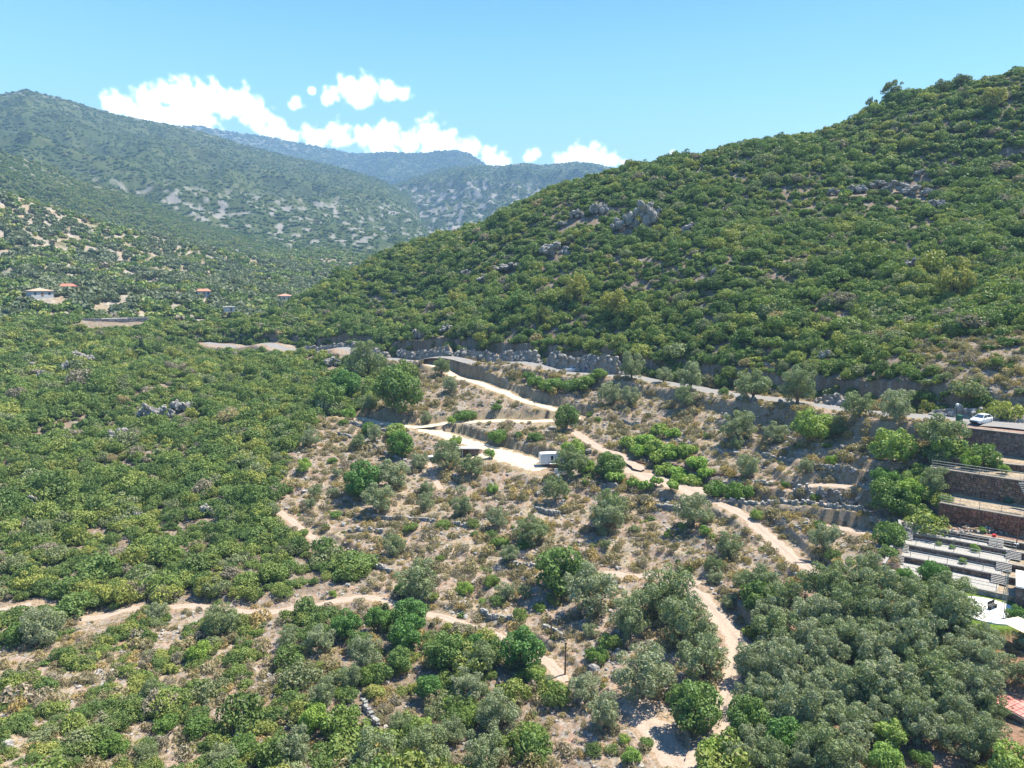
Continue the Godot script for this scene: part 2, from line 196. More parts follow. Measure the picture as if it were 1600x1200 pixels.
# the valley side with the houses: x, y, z
const VALLEY_POINTS := [
	-299, 43.6, -302.1, -251.1, 42, -349, -206.5, 41, -382.8, -165.1, 38.6, -407.9, -141, 40.9, -448.4, -109.3, 48.3, -508.4, -254, 54.3, -381.1, -227, 54.8, -422.9, -192.2, 51, -445.3, -159.1, 47.6, -500.3,
	-232.3, 61.9, -520.5, -285.8, 66.2, -493.2, -347.5, 79, -489.1, -425.1, 135.8, -605.7, -420.1, 122.5, -680.8, -403.2, 110, -759.6, -377.2, 96.7, -850.1, -353.3, 91.4, -935.5, -314, 112.6, -1106.3, -205.4, 99.8, -1101,
	-121.9, 104.4, -1143.5, -188.2, 74.9, -880.1, -113, 69.9, -792, -241.8, 68.5, -678.2, -303.1, 79.7, -619.9, -363.6, 93, -586.4, -525.2, 163.6, -549.3, -433.2, 77.2, -443.5, -361.4, 101.3, -1017.7, -430.7, 113.7, -1033.9,
	-476.1, 110.8, -678.4, -595.1, 35.8, -848, -470.5, 100.5, -762.5, -588.1, 34.5, -953.2, -451.6, 92, -850.8, -564.5, 38, -1063.5, -422.5, 82.7, -952.1, -528.1, 40.7, -1190.1, -588.3, 133.6, -615.2, -735.3, 43.6, -769,
	-351.7, 100.6, -1239.1, -439.6, 64.6, -1548.8, -230.1, 87.8, -1233.1, -287.6, 51.8, -1541.4, -395.7, 81.4, -1047.8, -494.7, 51.4, -1309.7, -136.5, 92.4, -1280.7, -170.6, 56.4, -1600.9, -239.2, 29.6, -241.7, -200.9, 28, -279.2,
	-165.2, 27, -306.3, -132.1, 24.6, -326.3, -112.8, 26.9, -358.7, -87.4, 34.3, -406.7,
]
const MIDDLE_HILL := [
	-0.7609, 1250, 257.2071, -0.6083, 1350, 257.82, -0.5798, 1380, 252.5437, -0.5575, 1400, 246.094, -0.5344, 1400, 228.3047, -0.4932, 1420, 219.8107, -0.4575, 1430, 199.7868, -0.4154, 1420, 171.3886, -0.3709, 1400, 154.9444, -0.3245, 1380, 139.2839,
	-0.227, 1350, 108.7587,
]
const MOUNTAIN := [
	-0.7609, 2300, 422.8611, -0.6601, 2400, 520.0899, -0.6032, 2500, 581.6636, -0.5785, 2500, 602.4284, -0.5631, 2520, 599.9671, -0.5466, 2550, 601.2481, -0.5115, 2600, 591.497, -0.492, 2650, 590.132, -0.4514, 2700, 589.2722, -0.4161, 2750, 589.1133,
	-0.3799, 2800, 576.6387, -0.3539, 2800, 555.454, -0.3195, 2800, 534.6883, -0.2809, 2800, 515.4865, -0.2397, 2750, 487.4946, -0.2067, 2700, 460.52, -0.1733, 2650, 424.6334, -0.1395, 2550, 363.2492, -0.1227, 2450, 289.4302, -0.1058, 2350, 209.7731,
	-0.0711, 2200, 104.7732,
]
const GORGE_MOUNTAIN := [
	-0.2409, 3000, 424.7953, -0.1735, 3100, 463.1574, -0.1391, 3200, 510.7685, -0.0958, 3300, 571.786, -0.0567, 3300, 587.2443, -0.0131, 3300, 585.2585, 0.0096, 3300, 599.2149, 0.0488, 3300, 590.2471, 0.0818, 3400, 616.5818, 0.1078, 3400, 612.3575,
	0.1337, 3400, 587.8464, 0.1816, 3400, 558.3613, 0.2979, 3400, 466.9734,
]
const FAR_RIDGE := [
	-0.5453, 5000, 955.6859, -0.4929, 5000, 993.9143, -0.4305, 5000, 1019.6033, -0.4007, 5000, 1036.1281, -0.3676, 5000, 1014.3048, -0.3249, 5000, 1001.4343, -0.2657, 5000, 961.9976, -0.2094, 5000, 916.8813, -0.1775, 4800, 899.6873, -0.1299, 4700, 880.4388,
	-0.0955, 4650, 890.4445, -0.0747, 4600, 890.6772, -0.0566, 4600, 864.6469, -0.0332, 4600, 795.7239, 0, 4600, 729.9189, 0.0875, 4600, 633.7753,
]
# pines: x, z, crown radius, height
const PINES := [
	109.5, -177.2, 3.6, 7.3, 22, -245.9, 3.8, 7.5, 33.1, -230.3, 4.3, 7, -21.6, -283.8, 3.1, 5.1, 169.8, -330.5, 4.6, 6.8, 187.5, -288.9, 4.2, 6.5,
	182.3, -299.8, 1.6, 5.2, 161.6, -333.8, 2.3, 2.9, 193.9, -321.8, 3.6, 3.3, 185, -320.6, 2.8, 3.3, 9.7, -239.5, 1.9, 4.7,
]
# cypresses: x, y, z, height
const CYPRESSES := [
	-150.8, 30.6, -288.1, 7.8, -151.7, 30.3, -285.7, 5.7, -367.1, 97.2, -524.3, 8.1, -352.9, 91.3, -509.8, 7.8, -344, 92.2, -539.7, 8.7, -329.7, 89.1, -560.2, 5.9,
	-501.1, 127.5, -1068.3, 12.8, -490.3, 126, -1073.3, 14.9, -483.9, 128, -1076.2, 10.6, -452.4, 128, -1089.8, 13.8, -435, 127.4, -1096.9, 10.6, -192.1, 58.9, -693.9, 9.1,
	-518.3, 121.5, -1060.1, 8.5,
]
const SPOT := {
	"caravan": Vector3(9.02, 20.79, -157.25),
	"silver": Vector3(17.61, 33.58, -212.99),
	"blue_bin": Vector3(22.68, 33.99, -209.74),
	"green_bin": Vector3(25.03, 34.12, -207.13),
	"green_bin2": Vector3(26.5, 34.15, -205.4),
	"white_car": Vector3(78.94, 35.92, -117.72),
	"lamp": Vector3(76.93, 35.94, -120.93),
	"street_bin": Vector3(77.05, 35.86, -120.23),
	"hut": Vector3(-11.32, 20.32, -165.8),
	"tank": Vector3(-19.31, 19.08, -163.21),
	"post1": Vector3(5.34, 11.8, -91.28),
	"post2": Vector3(6.73, 11.32, -84.02),
	"patio": Vector3(57.71, 21.2, -80.95),
	"mast": Vector3(57.37, 21.2, -78.31),
	"housecorner": Vector3(60.72, 21.2, -81.29),
	"gardentank": Vector3(73.91, 27.8, -102),
	"rock1": Vector3(44.55, 17.37, -66.85),
	"rock2": Vector3(45.92, 17.8, -67.74),
	"red": Vector3(50.16, 18.64, -66.39),
	"parasol": Vector3(56.18, 20.4, -73.87),
	"gate": Vector3(40.56, 16.19, -61.63),
	"boul": Vector3(17.47, 21.96, -157.71),
	"plat": Vector3(10.41, 19.61, -149.75),
	"house1": Vector3(-251.79, 54.98, -381.38),
	"house2": Vector3(-253.04, 56.8, -407.88),
	"house3": Vector3(-193.33, 52.11, -448.07),
	"house4": Vector3(-159.64, 50.27, -502.24),
	"shed": Vector3(-165.91, 45.18, -418.3),
	"yard": Vector3(-191.57, 39.3, -342),
}

var heights := PackedFloat32Array()
var spots := PackedByteArray()      # 0 scrub, 1 open, 2 garden, 3 road or track, 4 grove, 5 low scrub, 6 mixed scrub, 7 dry slope, 8 cut bank, 9 road verge
var seen_from := PackedFloat32Array()
var valley_heights := PackedFloat32Array()
var mats := {}
var taken := {}
var dice := RandomNumberGenerator.new()
var soft := FastNoiseLite.new()
var coarse := FastNoiseLite.new()
var ridged := FastNoiseLite.new()


func _ready() -> void:
	dice.seed = 7
	soft.seed = 3
	soft.frequency = 1.0
	soft.fractal_octaves = 3
	coarse.seed = 11
	coarse.frequency = 1.0
	coarse.fractal_octaves = 2
	ridged.seed = 5
	ridged.frequency = 1.0
	ridged.fractal_type = FastNoiseLite.FRACTAL_RIDGED
	ridged.fractal_octaves = 4

	var cam := Camera3D.new()
	cam.name = "camera"
	cam.position = Vector3(0, EYE_HEIGHT, 0)
	cam.rotation_degrees = Vector3(-8, 0, 0)
	cam.fov = 56.83
	cam.near = 0.5
	cam.far = 12000
	add_child(cam)
	var world := WorldEnvironment.new()
	world.name = "world"
	var env := Environment.new()
	env.background_mode = Environment.BG_SKY
	var sky := Sky.new()
	sky.sky_material = make_sky()
	env.sky = sky
	env.tonemap_mode = Environment.TONE_MAPPER_LINEAR
	env.tonemap_exposure = 2.95
	env.sdfgi_enabled = true
	env.ssao_enabled = true
	env.ssil_enabled = true
	env.fog_enabled = true
	env.fog_density = 0.00014
	env.fog_light_color = Color(0.62, 0.80, 1.0)
	world.environment = env
	add_child(world)
	var sun := DirectionalLight3D.new()
	sun.name = "sun"
	sun.light_energy = 1.5
	sun.light_color = Color(1.0, 0.97, 0.90)
	sun.light_angular_distance = 0.5
	sun.shadow_enabled = true
	add_child(sun)
	sun.look_at_from_position(Vector3(0.50, 1.0, -0.22) * 100.0, Vector3.ZERO)

	make_materials()
	build_ground()
	build_roads()
	build_valley()
	build_mountains()
	print("land ", Time.get_ticks_msec())
	build_garden()
	build_things()
	print("things ", Time.get_ticks_msec())
	build_rocks()
	build_trees()
	print("trees ", Time.get_ticks_msec())
	build_scrub()
	print("scrub ", Time.get_ticks_msec())


# ---------------------------------------------------------------- sky

func make_sky() -> PanoramaSkyMaterial:
	var w := 4096
	var h := 2048
	var im := Image.create(w, h, false, Image.FORMAT_RGB8)
	var row := PackedColorArray()
	row.resize(h)
	for y in h:
		var up := 90.0 - (y + 0.5) * 180.0 / h
		var c := sky_at(up).srgb_to_linear() * 0.6
		c = Color(c.r, c.g, c.b).linear_to_srgb()
		row[y] = c
		im.fill_rect(Rect2i(0, y, w, 1), c)
	var n := FastNoiseLite.new()
	n.seed = 21
	n.frequency = 0.36
	n.fractal_octaves = 5
	n.fractal_gain = 0.5
	var groups: Array = CLOUDS.duplicate()
	var r := RandomNumberGenerator.new()
	r.seed = 5
	for k in 9:
		var a := 55.0 + k * 30.0 + r.randf_range(-9, 9)
		var g := []
		var x := a
		for i in 4 + k % 3:
			g.append_array([x, r.randf_range(9.0, 12.5), r.randf_range(0.8, 1.5)])
			x += r.randf_range(1.0, 2.0)
		groups.append(g)
	for g: Array in groups:
		var lo := Vector2(1e9, 1e9)
		var hi := -lo
		for i in range(0, g.size(), 3):
			var q := Vector2(g[i], g[i + 1])
			var m := Vector2.ONE * (float(g[i + 2]) * 1.7 + 0.2)
			lo = lo.min(q - m)
			hi = hi.max(q + m)
		for py in range(int((90.0 - hi.y) / 180.0 * h), int((90.0 - lo.y) / 180.0 * h)):
			var el := 90.0 - (py + 0.5) * 180.0 / h
			for px in range(int(lo.x / 360.0 * w), int(hi.x / 360.0 * w)):
				var az := (px + 0.5) * 360.0 / w
				var d := -1.0
				for i in range(0, g.size(), 3):
					var dy: float = el - float(g[i + 1])
					dy *= 1.5 if dy < 0.0 else 1.0
					d = maxf(d, 1.0 - Vector2(az - float(g[i]), dy).length() / (float(g[i + 2]) * 1.08))
				if d < -0.6:
					continue
				d += n.get_noise_2d(az * 3.0, el * 3.0) * 0.62
				d += 0.10
				var a := smoothstep(-0.08, 0.42, d)
				if a > 0.0:
					var thick := smoothstep(0.0, 0.7, d)
					var white := Color(0.93, 0.97, 1.0).lerp(Color(1, 1, 1), thick)
					var x := posmod(px, w)
					im.set_pixel(x, py, im.get_pixel(x, py).lerp(white, a))
	var m := PanoramaSkyMaterial.new()
	m.panorama = ImageTexture.create_from_image(im)
	m.energy_multiplier = 0.71
	return m


func sky_at(up: float) -> Color:
	var stops := [-90.0, Color(0.60, 0.62, 0.58), -0.5, Color(0.74, 0.80, 0.82), 0.5, Color(0.84, 0.96, 1.0), 8.0, Color(0.76, 0.93, 1.0), 14.0, Color(0.60, 0.85, 1.0), 21.0, Color(0.43, 0.71, 0.96), 40.0, Color(0.32, 0.58, 0.89), 90.0, Color(0.24, 0.48, 0.80)]
	for i in range(0, stops.size() - 2, 2):
		var lo: float = stops[i]
		var hi: float = stops[i + 2]
		if up <= hi:
			var c: Color = stops[i + 1]
			return c.lerp(stops[i + 3], clampf((up - lo) / (hi - lo), 0, 1))
	return stops[stops.size() - 1]


# ---------------------------------------------------------------- materials

func rgb(r: float, g: float, b: float) -> Color:
	return Color(r, g, b).linear_to_srgb()


func plain(r: float, g: float, b: float, rough := 0.85, metal := 0.0) -> StandardMaterial3D:
	var m := StandardMaterial3D.new()
	m.albedo_color = rgb(r, g, b)
	m.roughness = rough
	m.metallic = metal
	m.metallic_specular = 0.35
	return m


func grain(seed_: int, freq: float, dark: float, kind := FastNoiseLite.TYPE_SIMPLEX_SMOOTH) -> NoiseTexture2D:
	var t := NoiseTexture2D.new()
	var n := FastNoiseLite.new()
	n.seed = seed_
	n.noise_type = kind
	n.frequency = freq
	n.fractal_octaves = 5
	n.fractal_gain = 0.62
	t.width = 1024
	t.height = 1024
	t.seamless = true
	t.noise = n
	var ramp := Gradient.new()
	ramp.set_color(0, Color(dark, dark, dark))
	ramp.set_color(1, Color(1, 1, 1))
	t.color_ramp = ramp
	return t


func painted(tex: Texture2D, scale: float, rough := 0.95) -> StandardMaterial3D:
	var m := StandardMaterial3D.new()
	m.vertex_color_use_as_albedo = true
	m.roughness = rough
	m.metallic_specular = 0.2
	if tex:
		m.albedo_texture = tex
		m.uv1_triplanar = true
		m.uv1_world_triplanar = true
		m.uv1_scale = Vector3.ONE * scale
	return m


func make_materials() -> void:
	var dirt := grain(2, 0.011, 0.55)
	var speck := grain(9, 0.06, 0.55)
	mats.ground = painted(dirt, 0.17)
	mats.far = painted(dirt, 0.02)
	mats.earth = painted(grain(14, 0.02, 0.8), 0.11)
	mats.stone = painted(speck, 0.8, 0.9)
	mats.white_stone = painted(speck, 0.8, 0.9)
	mats.white_stone.albedo_color = Color(1.0, 0.98, 0.95)
	mats.leaf = painted(null, 1.0, 0.6)
	mats.leaf.metallic_specular = 0.33
	mats.leaf.backlight_enabled = true
	mats.leaf.backlight = rgb(0.54, 0.62, 0.25)
	mats.asphalt = painted(speck, 0.5, 0.9)
	mats.white = plain(0.62, 0.61, 0.59, 0.5)
	mats.concrete = painted(dirt, 0.4, 0.85)
	mats.steel = plain(0.32, 0.34, 0.33, 0.45, 0.6)
	mats.bark = plain(0.16, 0.13, 0.10, 0.95)
	mats.wood = plain(0.20, 0.13, 0.08, 0.85)
	mats.dark = plain(0.03, 0.03, 0.03, 0.6)
	mats.rubber = plain(0.025, 0.025, 0.025, 0.8)
	mats.glass = plain(0.03, 0.045, 0.07, 0.08)
	mats.glass.metallic_specular = 0.8
	mats.alloy = plain(0.45, 0.46, 0.47, 0.3, 0.8)
	mats.roof_tile = plain(0.36, 0.17, 0.11, 0.8)
	mats.plaster = plain(0.48, 0.46, 0.43, 0.9)
	mats.brick = painted(speck, 1.0, 0.9)
	mats.lens = plain(0.75, 0.78, 0.8, 0.15)
	mats.red_lens = plain(0.45, 0.02, 0.02, 0.2)


# ---------------------------------------------------------------- land forms

func solve_surface(points: Array) -> Array:
	# thin plate through the given heights, over angle and log distance
	var n := points.size() / 3
	var u := PackedVector2Array()
	var size := n + 3
	var a := []
	for i in n:
		var x: float = points[i * 3]
		var z: float = points[i * 3 + 2]
		u.append(Vector2(atan2(x, -z), log(Vector2(x, z).length())))
	for i in size:
		var line := PackedFloat64Array()
		line.resize(size + 1)
		a.append(line)
	for i in n:
		for j in n:
			a[i][j] = plate(u[i].distance_squared_to(u[j])) + (0.002 if i == j else 0.0)
		a[i][n] = 1.0
		a[i][n + 1] = u[i].x
		a[i][n + 2] = u[i].y
		a[n][i] = 1.0
		a[n + 1][i] = u[i].x
		a[n + 2][i] = u[i].y
		a[i][size] = points[i * 3 + 1]
	for c in size:
		var best := c
		for r in range(c + 1, size):
			if absf(a[r][c]) > absf(a[best][c]):
				best = r
		var keep: PackedFloat64Array = a[c]
		a[c] = a[best]
		a[best] = keep
		var top: PackedFloat64Array = a[c]
		for r in range(c + 1, size):
			var line: PackedFloat64Array = a[r]
			var f := line[c] / top[c]
			if f != 0.0:
				for k in range(c, size + 1):
					line[k] -= f * top[k]
				a[r] = line
	var w := PackedFloat64Array()
	w.resize(size)
	for c in range(size - 1, -1, -1):
		var s: float = a[c][size]
		for k in range(c + 1, size):
			s -= a[c][k] * w[k]
		w[c] = s / a[c][c]
	return [u, w]


func plate(d2: float) -> float:
	return 0.5 * d2 * log(d2) if d2 > 1e-12 else 0.0


func sample_surface(points: Array, a0: float, a1: float, l0: float, l1: float, nc: int, nr: int) -> PackedFloat32Array:
	# heights on a fan of nc by nr cells, from a coarse fan smoothed by cubics
	var s := solve_surface(points)
	var u: PackedVector2Array = s[0]
	var w: PackedFloat64Array = s[1]
	var n := u.size()
	var m := 56
	var rough := PackedFloat32Array()
	rough.resize((m + 3) * (m + 3))
	for i in m + 3:
		for j in m + 3:
			var q := Vector2(lerpf(a0, a1, (i - 1.0) / m), lerpf(l0, l1, (j - 1.0) / m))
			var y: float = w[n] + w[n + 1] * q.x + w[n + 2] * q.y
			for k in n:
				var d2 := q.distance_squared_to(u[k])
				if d2 > 1e-12:
					y += w[k] * 0.5 * d2 * log(d2)
			rough[i * (m + 3) + j] = y
	var half := PackedFloat32Array()
	half.resize((nc + 1) * (m + 3))
	for i in nc + 1:
		var t := float(i) / nc * m
		var k := mini(int(t), m - 1)
		var f := t - k
		for j in m + 3:
			half[i * (m + 3) + j] = cubic_interpolate(rough[(k + 1) * (m + 3) + j], rough[(k + 2) * (m + 3) + j], rough[k * (m + 3) + j], rough[mini(k + 3, m + 2) * (m + 3) + j], f)
	var out := PackedFloat32Array()
	out.resize((nc + 1) * (nr + 1))
	for j in nr + 1:
		var t := float(j) / nr * m
		var k := mini(int(t), m - 1)
		var f := t - k
		var k3 := mini(k + 3, m + 2)
		for i in nc + 1:
			var b := i * (m + 3)
			out[i * (nr + 1) + j] = cubic_interpolate(half[b + k + 1], half[b + k + 2], half[b + k], half[b + k3], f)
	return out


func polygon(flat: Array) -> PackedVector2Array:
	var p := PackedVector2Array()
	for i in range(0, flat.size(), 2):
		p.append(Vector2(flat[i], flat[i + 1]))
	return p


func fan_cell(x: float, z: float) -> Vector2:
	var a := (atan2(x, -z) - ANGLE_MIN) / (ANGLE_MAX - ANGLE_MIN) * COLUMNS
	var l := log(maxf(Vector2(x, z).length(), 1.0) / NEAR) / log(FAR / NEAR) * ROWS
	return Vector2(clampf(a, 0, COLUMNS - 0.001), clampf(l, 0, ROWS - 0.001))


func ground_y(x: float, z: float) -> float:
	var c := fan_cell(x, z)
	var i := int(c.x)
	var j := int(c.y)
	var f := c - Vector2(i, j)
	var at := i * (ROWS + 1) + j
	return lerpf(lerpf(heights[at], heights[at + 1], f.y), lerpf(heights[at + ROWS + 1], heights[at + ROWS + 2], f.y), f.x)


func spot_at(x: float, z: float) -> int:
	var c := fan_cell(x, z)
	return spots[int(c.x + 0.5) * (ROWS + 1) + int(c.y + 0.5)]


func on_ground(x: float, z: float, lift := 0.0) -> Vector3:
	return Vector3(x, ground_y(x, z) + lift, z)


func garden_level(p: Vector2, lines: Array) -> float:
	# which of the garden's levels a point lies on; -1e9 outside
	var first: PackedVector2Array = lines[0]
	if p.x > first[0].x - 0.5 and not ahead(first, p) and ahead(first, p - p.normalized() * 3.4):
		return float(WALL_HEADS[0])
	for k in lines.size():
		var far_line: PackedVector2Array = lines[k]
		var q := p
		if p.x < far_line[0].x - 1.0:
			continue
		if k + 1 < lines.size():
			if ahead(far_line, q) and not ahead(lines[k + 1], q):
				return float(WALL_HEADS[(k + 1) * 2])
		elif ahead(far_line, q) and p.y < -75.5 and p.x > 49.0:
			return EYE_HEIGHT - 38.8
	return -1e9


func ahead(line: PackedVector2Array, p: Vector2) -> bool:
	# nearer to the viewer than the line
	var s := 0
	while s < line.size() - 2 and p.x > line[s + 1].x:
		s += 1
	var a := line[s]
	var b := line[s + 1]
	return (b - a).cross(p - a) > 0.0


func wall_lines() -> Array:
	var lines := []
	var at := 0
	for k in range(0, WALL_HEADS.size(), 2):
		var n := int(WALL_HEADS[k + 1])
		lines.append(polygon(WALL_POINTS.slice(at, at + n * 2)))
		at += n * 2
	return lines


func build_ground() -> void:
	var l0 := log(NEAR)
	var l1 := log(FAR)
	heights = sample_surface(GROUND_POINTS, ANGLE_MIN, ANGLE_MAX, l0, l1, COLUMNS, ROWS)
	var count := (COLUMNS + 1) * (ROWS + 1)
	spots.resize(count)
	var open := polygon(OPEN_GROUND)
	var grove := polygon(OLIVE_GROVE)
	var low := polygon(LOW_SCRUB)
	var mixed := polygon(MIXED_SCRUB)
	var dry := polygon(DRY_SLOPE)
	var lines := wall_lines()
	var back := []
	for l: PackedVector2Array in lines:   # the fill stops a little behind each wall's face, inside the masonry
		var b := PackedVector2Array()
		for q in l:
			b.append(q + q.normalized() * 0.55)
		back.append(b)
	var sins := PackedFloat32Array()
	var coss := PackedFloat32Array()
	for i in COLUMNS + 1:
		var a := lerpf(ANGLE_MIN, ANGLE_MAX, float(i) / COLUMNS)
		sins.append(sin(a))
		coss.append(-cos(a))
	var rs := PackedFloat32Array()
	for j in ROWS + 1:
		rs.append(exp(lerpf(l0, l1, float(j) / ROWS)))
	for i in COLUMNS + 1:
		for j in ROWS + 1:
			var at := i * (ROWS + 1) + j
			var p := Vector2(sins[i], coss[i]) * rs[j]
			var y := heights[at]
			var kind := 0
			if rs[j] < 260.0:
				if Geometry2D.is_point_in_polygon(p, open):
					kind = 1
				elif Geometry2D.is_point_in_polygon(p, grove):
					kind = 4
				elif Geometry2D.is_point_in_polygon(p, low):
					kind = 5
				elif Geometry2D.is_point_in_polygon(p, mixed):
					kind = 6
				elif Geometry2D.is_point_in_polygon(p, dry):
					kind = 7
			var wob := soft.get_noise_2d(p.x * 0.05, p.y * 0.05)
			if kind == 1 or kind == 6:
				var step := 2.3
				var q := y / step + wob * 0.9
				var f := q - floorf(q)
				y += 0.6 * (smoothstep(0.5, 0.98, f) - f + 0.24) * step * smoothstep(-0.5, 0.1, coarse.get_noise_2d(p.x * 0.02, p.y * 0.02 + 7.0))
			y += wob * 0.5 + soft.get_noise_2d(p.x * 0.21, p.y * 0.21) * 0.35
			if rs[j] > 150.0:
				y += soft.get_noise_2d(p.x * 0.015, p.y * 0.015 + 40.0) * minf(4.0, (rs[j] - 150.0) * 0.04)
			if p.x > 44.0 and p.y > -122.0 and p.y < -60.0:
				var g := garden_level(p, back)
				if g > -1e8:
					y = g
					kind = 2
			heights[at] = y
			spots[at] = kind
	raise_cuts(sins, coss, rs)
	cut_roads()
	# what the viewer could see of each column
	seen_from.resize(count)
	for i in COLUMNS + 1:
		var most := -9.0
		for j in ROWS + 1:
			var at := i * (ROWS + 1) + j
			var e := (heights[at] - EYE_HEIGHT) / rs[j]
			seen_from[at] = (most - e) * rs[j]
			most = maxf(most, e)
	var road := polygon(ROAD_POINTS.slice(0, int(ROAD_HEADS[3]) * 2))
	var verts := PackedVector3Array()
	var norms := PackedVector3Array()
	var cols := PackedColorArray()
	verts.resize(count)
	norms.resize(count)
	cols.resize(count)
	for i in COLUMNS + 1:
		for j in ROWS + 1:
			var at := i * (ROWS + 1) + j
			verts[at] = Vector3(sins[i] * rs[j], heights[at], coss[i] * rs[j])
	var stride := ROWS + 1
	for i in COLUMNS + 1:
		for j in ROWS + 1:
			var at := i * stride + j
			var dx := verts[mini(i + 1, COLUMNS) * stride + j] - verts[maxi(i - 1, 0) * stride + j]
			var dz := verts[i * stride + mini(j + 1, ROWS)] - verts[i * stride + maxi(j - 1, 0)]
			var nn := dx.cross(dz).normalized()
			nn = nn if nn.y > 0.0 else -nn
			norms[at] = nn
			cols[at] = ground_colour(verts[at], nn, spots[at])
	var index := PackedInt32Array()
	var hill_index := PackedInt32Array()
	for i in COLUMNS:
		var a := lerpf(ANGLE_MIN, ANGLE_MAX, (i + 0.5) / COLUMNS)
		var limit := 1e9
		var dir := Vector2(sin(a), -cos(a))
		for k in road.size() - 1:
			var hit: Variant = Geometry2D.segment_intersects_segment(Vector2.ZERO, dir * 900.0, road[k], road[k + 1])
			if hit != null:
				limit = minf(limit, hit.length() + 3.0)
		for j in ROWS:
			var at := i * stride + j
			var six := [at, at + 1, at + stride, at + 1, at + stride + 1, at + stride]
			if rs[j] > limit:
				hill_index.append_array(six)
			else:
				index.append_array(six)
	land("ground", verts, norms, cols, index, mats.ground)
	land("hill", verts, norms, cols, hill_index, mats.ground)


func cut_lines() -> Array:
	var out := []
	var at := 0
	while at < ROAD_CUT.size():
		var n := int(ROAD_CUT[at + 1])
		out.append([float(ROAD_CUT[at]), polygon(ROAD_CUT.slice(at + 2, at + 2 + n * 2))])
		at += 2 + n * 2
	return out


func raise_cuts(sins: PackedFloat32Array, coss: PackedFloat32Array, rs: PackedFloat32Array) -> void:
	# the hill stands steeply above the road where it was blasted through rock
	for c: Array in cut_lines():
		var line: PackedVector2Array = c[1]
		var a0 := atan2(line[0].x, -line[0].y)
		var a1 := atan2(line[line.size() - 1].x, -line[line.size() - 1].y)
		for i in COLUMNS + 1:
			var a := lerpf(ANGLE_MIN, ANGLE_MAX, float(i) / COLUMNS)
			var taper := smoothstep(a0 - 0.012, a0 + 0.012, a) * (1.0 - smoothstep(a1 - 0.012, a1 + 0.012, a))
			if taper <= 0.0:
				continue
			var dir := Vector2(sins[i], coss[i])
			var ac := clampf(a, a0 + 0.0005, a1 - 0.0005)
			var dc := Vector2(sin(ac), -cos(ac))
			var lr := -1.0
			for k in line.size() - 1:
				var hit: Variant = Geometry2D.segment_intersects_segment(Vector2.ZERO, dc * 900.0, line[k], line[k + 1])
				if hit != null:
					lr = hit.length()
			if lr < 0.0:
				continue
			var base := ground_y(dir.x * lr, dir.y * lr)
			for j in ROWS + 1:
				var d := rs[j] - lr
				if d > 0.6 and d < 30.0:
					var at := i * (ROWS + 1) + j
					heights[at] = maxf(heights[at], base + (float(c[0]) * taper + 0.12 * d) * smoothstep(0.6, 3.4, d))


func land(called: String, verts: PackedVector3Array, norms: PackedVector3Array, cols: PackedColorArray, index: PackedInt32Array, m: Material) -> MeshInstance3D:
	var arrays := []
	arrays.resize(Mesh.ARRAY_MAX)
	arrays[Mesh.ARRAY_VERTEX] = verts
	arrays[Mesh.ARRAY_NORMAL] = norms
	arrays[Mesh.ARRAY_COLOR] = cols
	arrays[Mesh.ARRAY_INDEX] = index
	var mesh := ArrayMesh.new()
	mesh.add_surface_from_arrays(Mesh.PRIMITIVE_TRIANGLES, arrays)
	var o := MeshInstance3D.new()
	o.name = called
	o.mesh = mesh
	o.material_override = m
	o.set_meta("kind", "structure")
	add_child(o)
	return o


func ground_colour(p: Vector3, n: Vector3, kind: int) -> Color:
	var a := soft.get_noise_2d(p.x * 0.09, p.z * 0.09)
	var b := soft.get_noise_2d(p.x * 0.45 + 50.0, p.z * 0.45)
	var c := coarse.get_noise_2d(p.x * 0.9, p.z * 0.9 + 80.0)
	var soil := Color(0.50, 0.37, 0.28)
	var straw := Color(0.54, 0.43, 0.30)
	var red := Color(0.43, 0.25, 0.165)
	var grey := Color(0.46, 0.44, 0.41)
	var litter := Color(0.24, 0.19, 0.135)
	var col := soil.lerp(straw, smoothstep(-0.1, 0.35, a))
	col = col.lerp(red, smoothstep(0.1, 0.5, b) * 0.6)
	col = col.lerp(litter, smoothstep(0.05, 0.4, soft.get_noise_2d(p.x * 0.3, p.z * 0.3 + 20.0)) * 0.45)
	if kind == 0 or kind == 6:
		col = col.lerp(litter, 0.55)
		col = col.lerp(grey, smoothstep(0.15, 0.5, c) * 0.7)
	elif kind == 5:
		col = col.lerp(grey, smoothstep(-0.1, 0.35, c) * 0.6)
	elif kind == 1 or kind == 9:
		col = col.lerp(grey, smoothstep(0.05, 0.4, c) * 0.75)
		if n.y < 0.80:
			col = col.lerp(Color(0.44, 0.34, 0.22), 0.5)
	elif kind == 4:
		col = red.lerp(soil, 0.4 + a)
	elif kind == 3:
		col = Color(0.50, 0.38, 0.27).lerp(red, clampf(0.2 + b, 0, 1) * 0.5)
	elif kind == 8:
		col = Color(0.40, 0.30, 0.185).lerp(Color(0.50, 0.40, 0.26), smoothstep(-0.3, 0.3, b))
	elif kind == 2:
		col = Color(0.52, 0.40, 0.28).lerp(straw, smoothstep(-0.2, 0.3, b))
		if p.y < EYE_HEIGHT - 38.5:
			col = Color(0.16, 0.25, 0.045).lerp(Color(0.26, 0.30, 0.07), smoothstep(-0.2, 0.4, a))
		elif p.y > EYE_HEIGHT - 25.0:
			col = Color(0.50, 0.33, 0.26)
		elif p.y < EYE_HEIGHT - 34.5 and p.y > EYE_HEIGHT - 35.5:
			col = Color(0.46, 0.27, 0.19)
	elif kind == 7:
		col = col.lerp(Color(0.36, 0.29, 0.21), 0.5).lerp(grey, smoothstep(0.0, 0.4, c) * 0.5)
	return Color(col.r, col.g, col.b) * (0.86 + 0.18 * b)


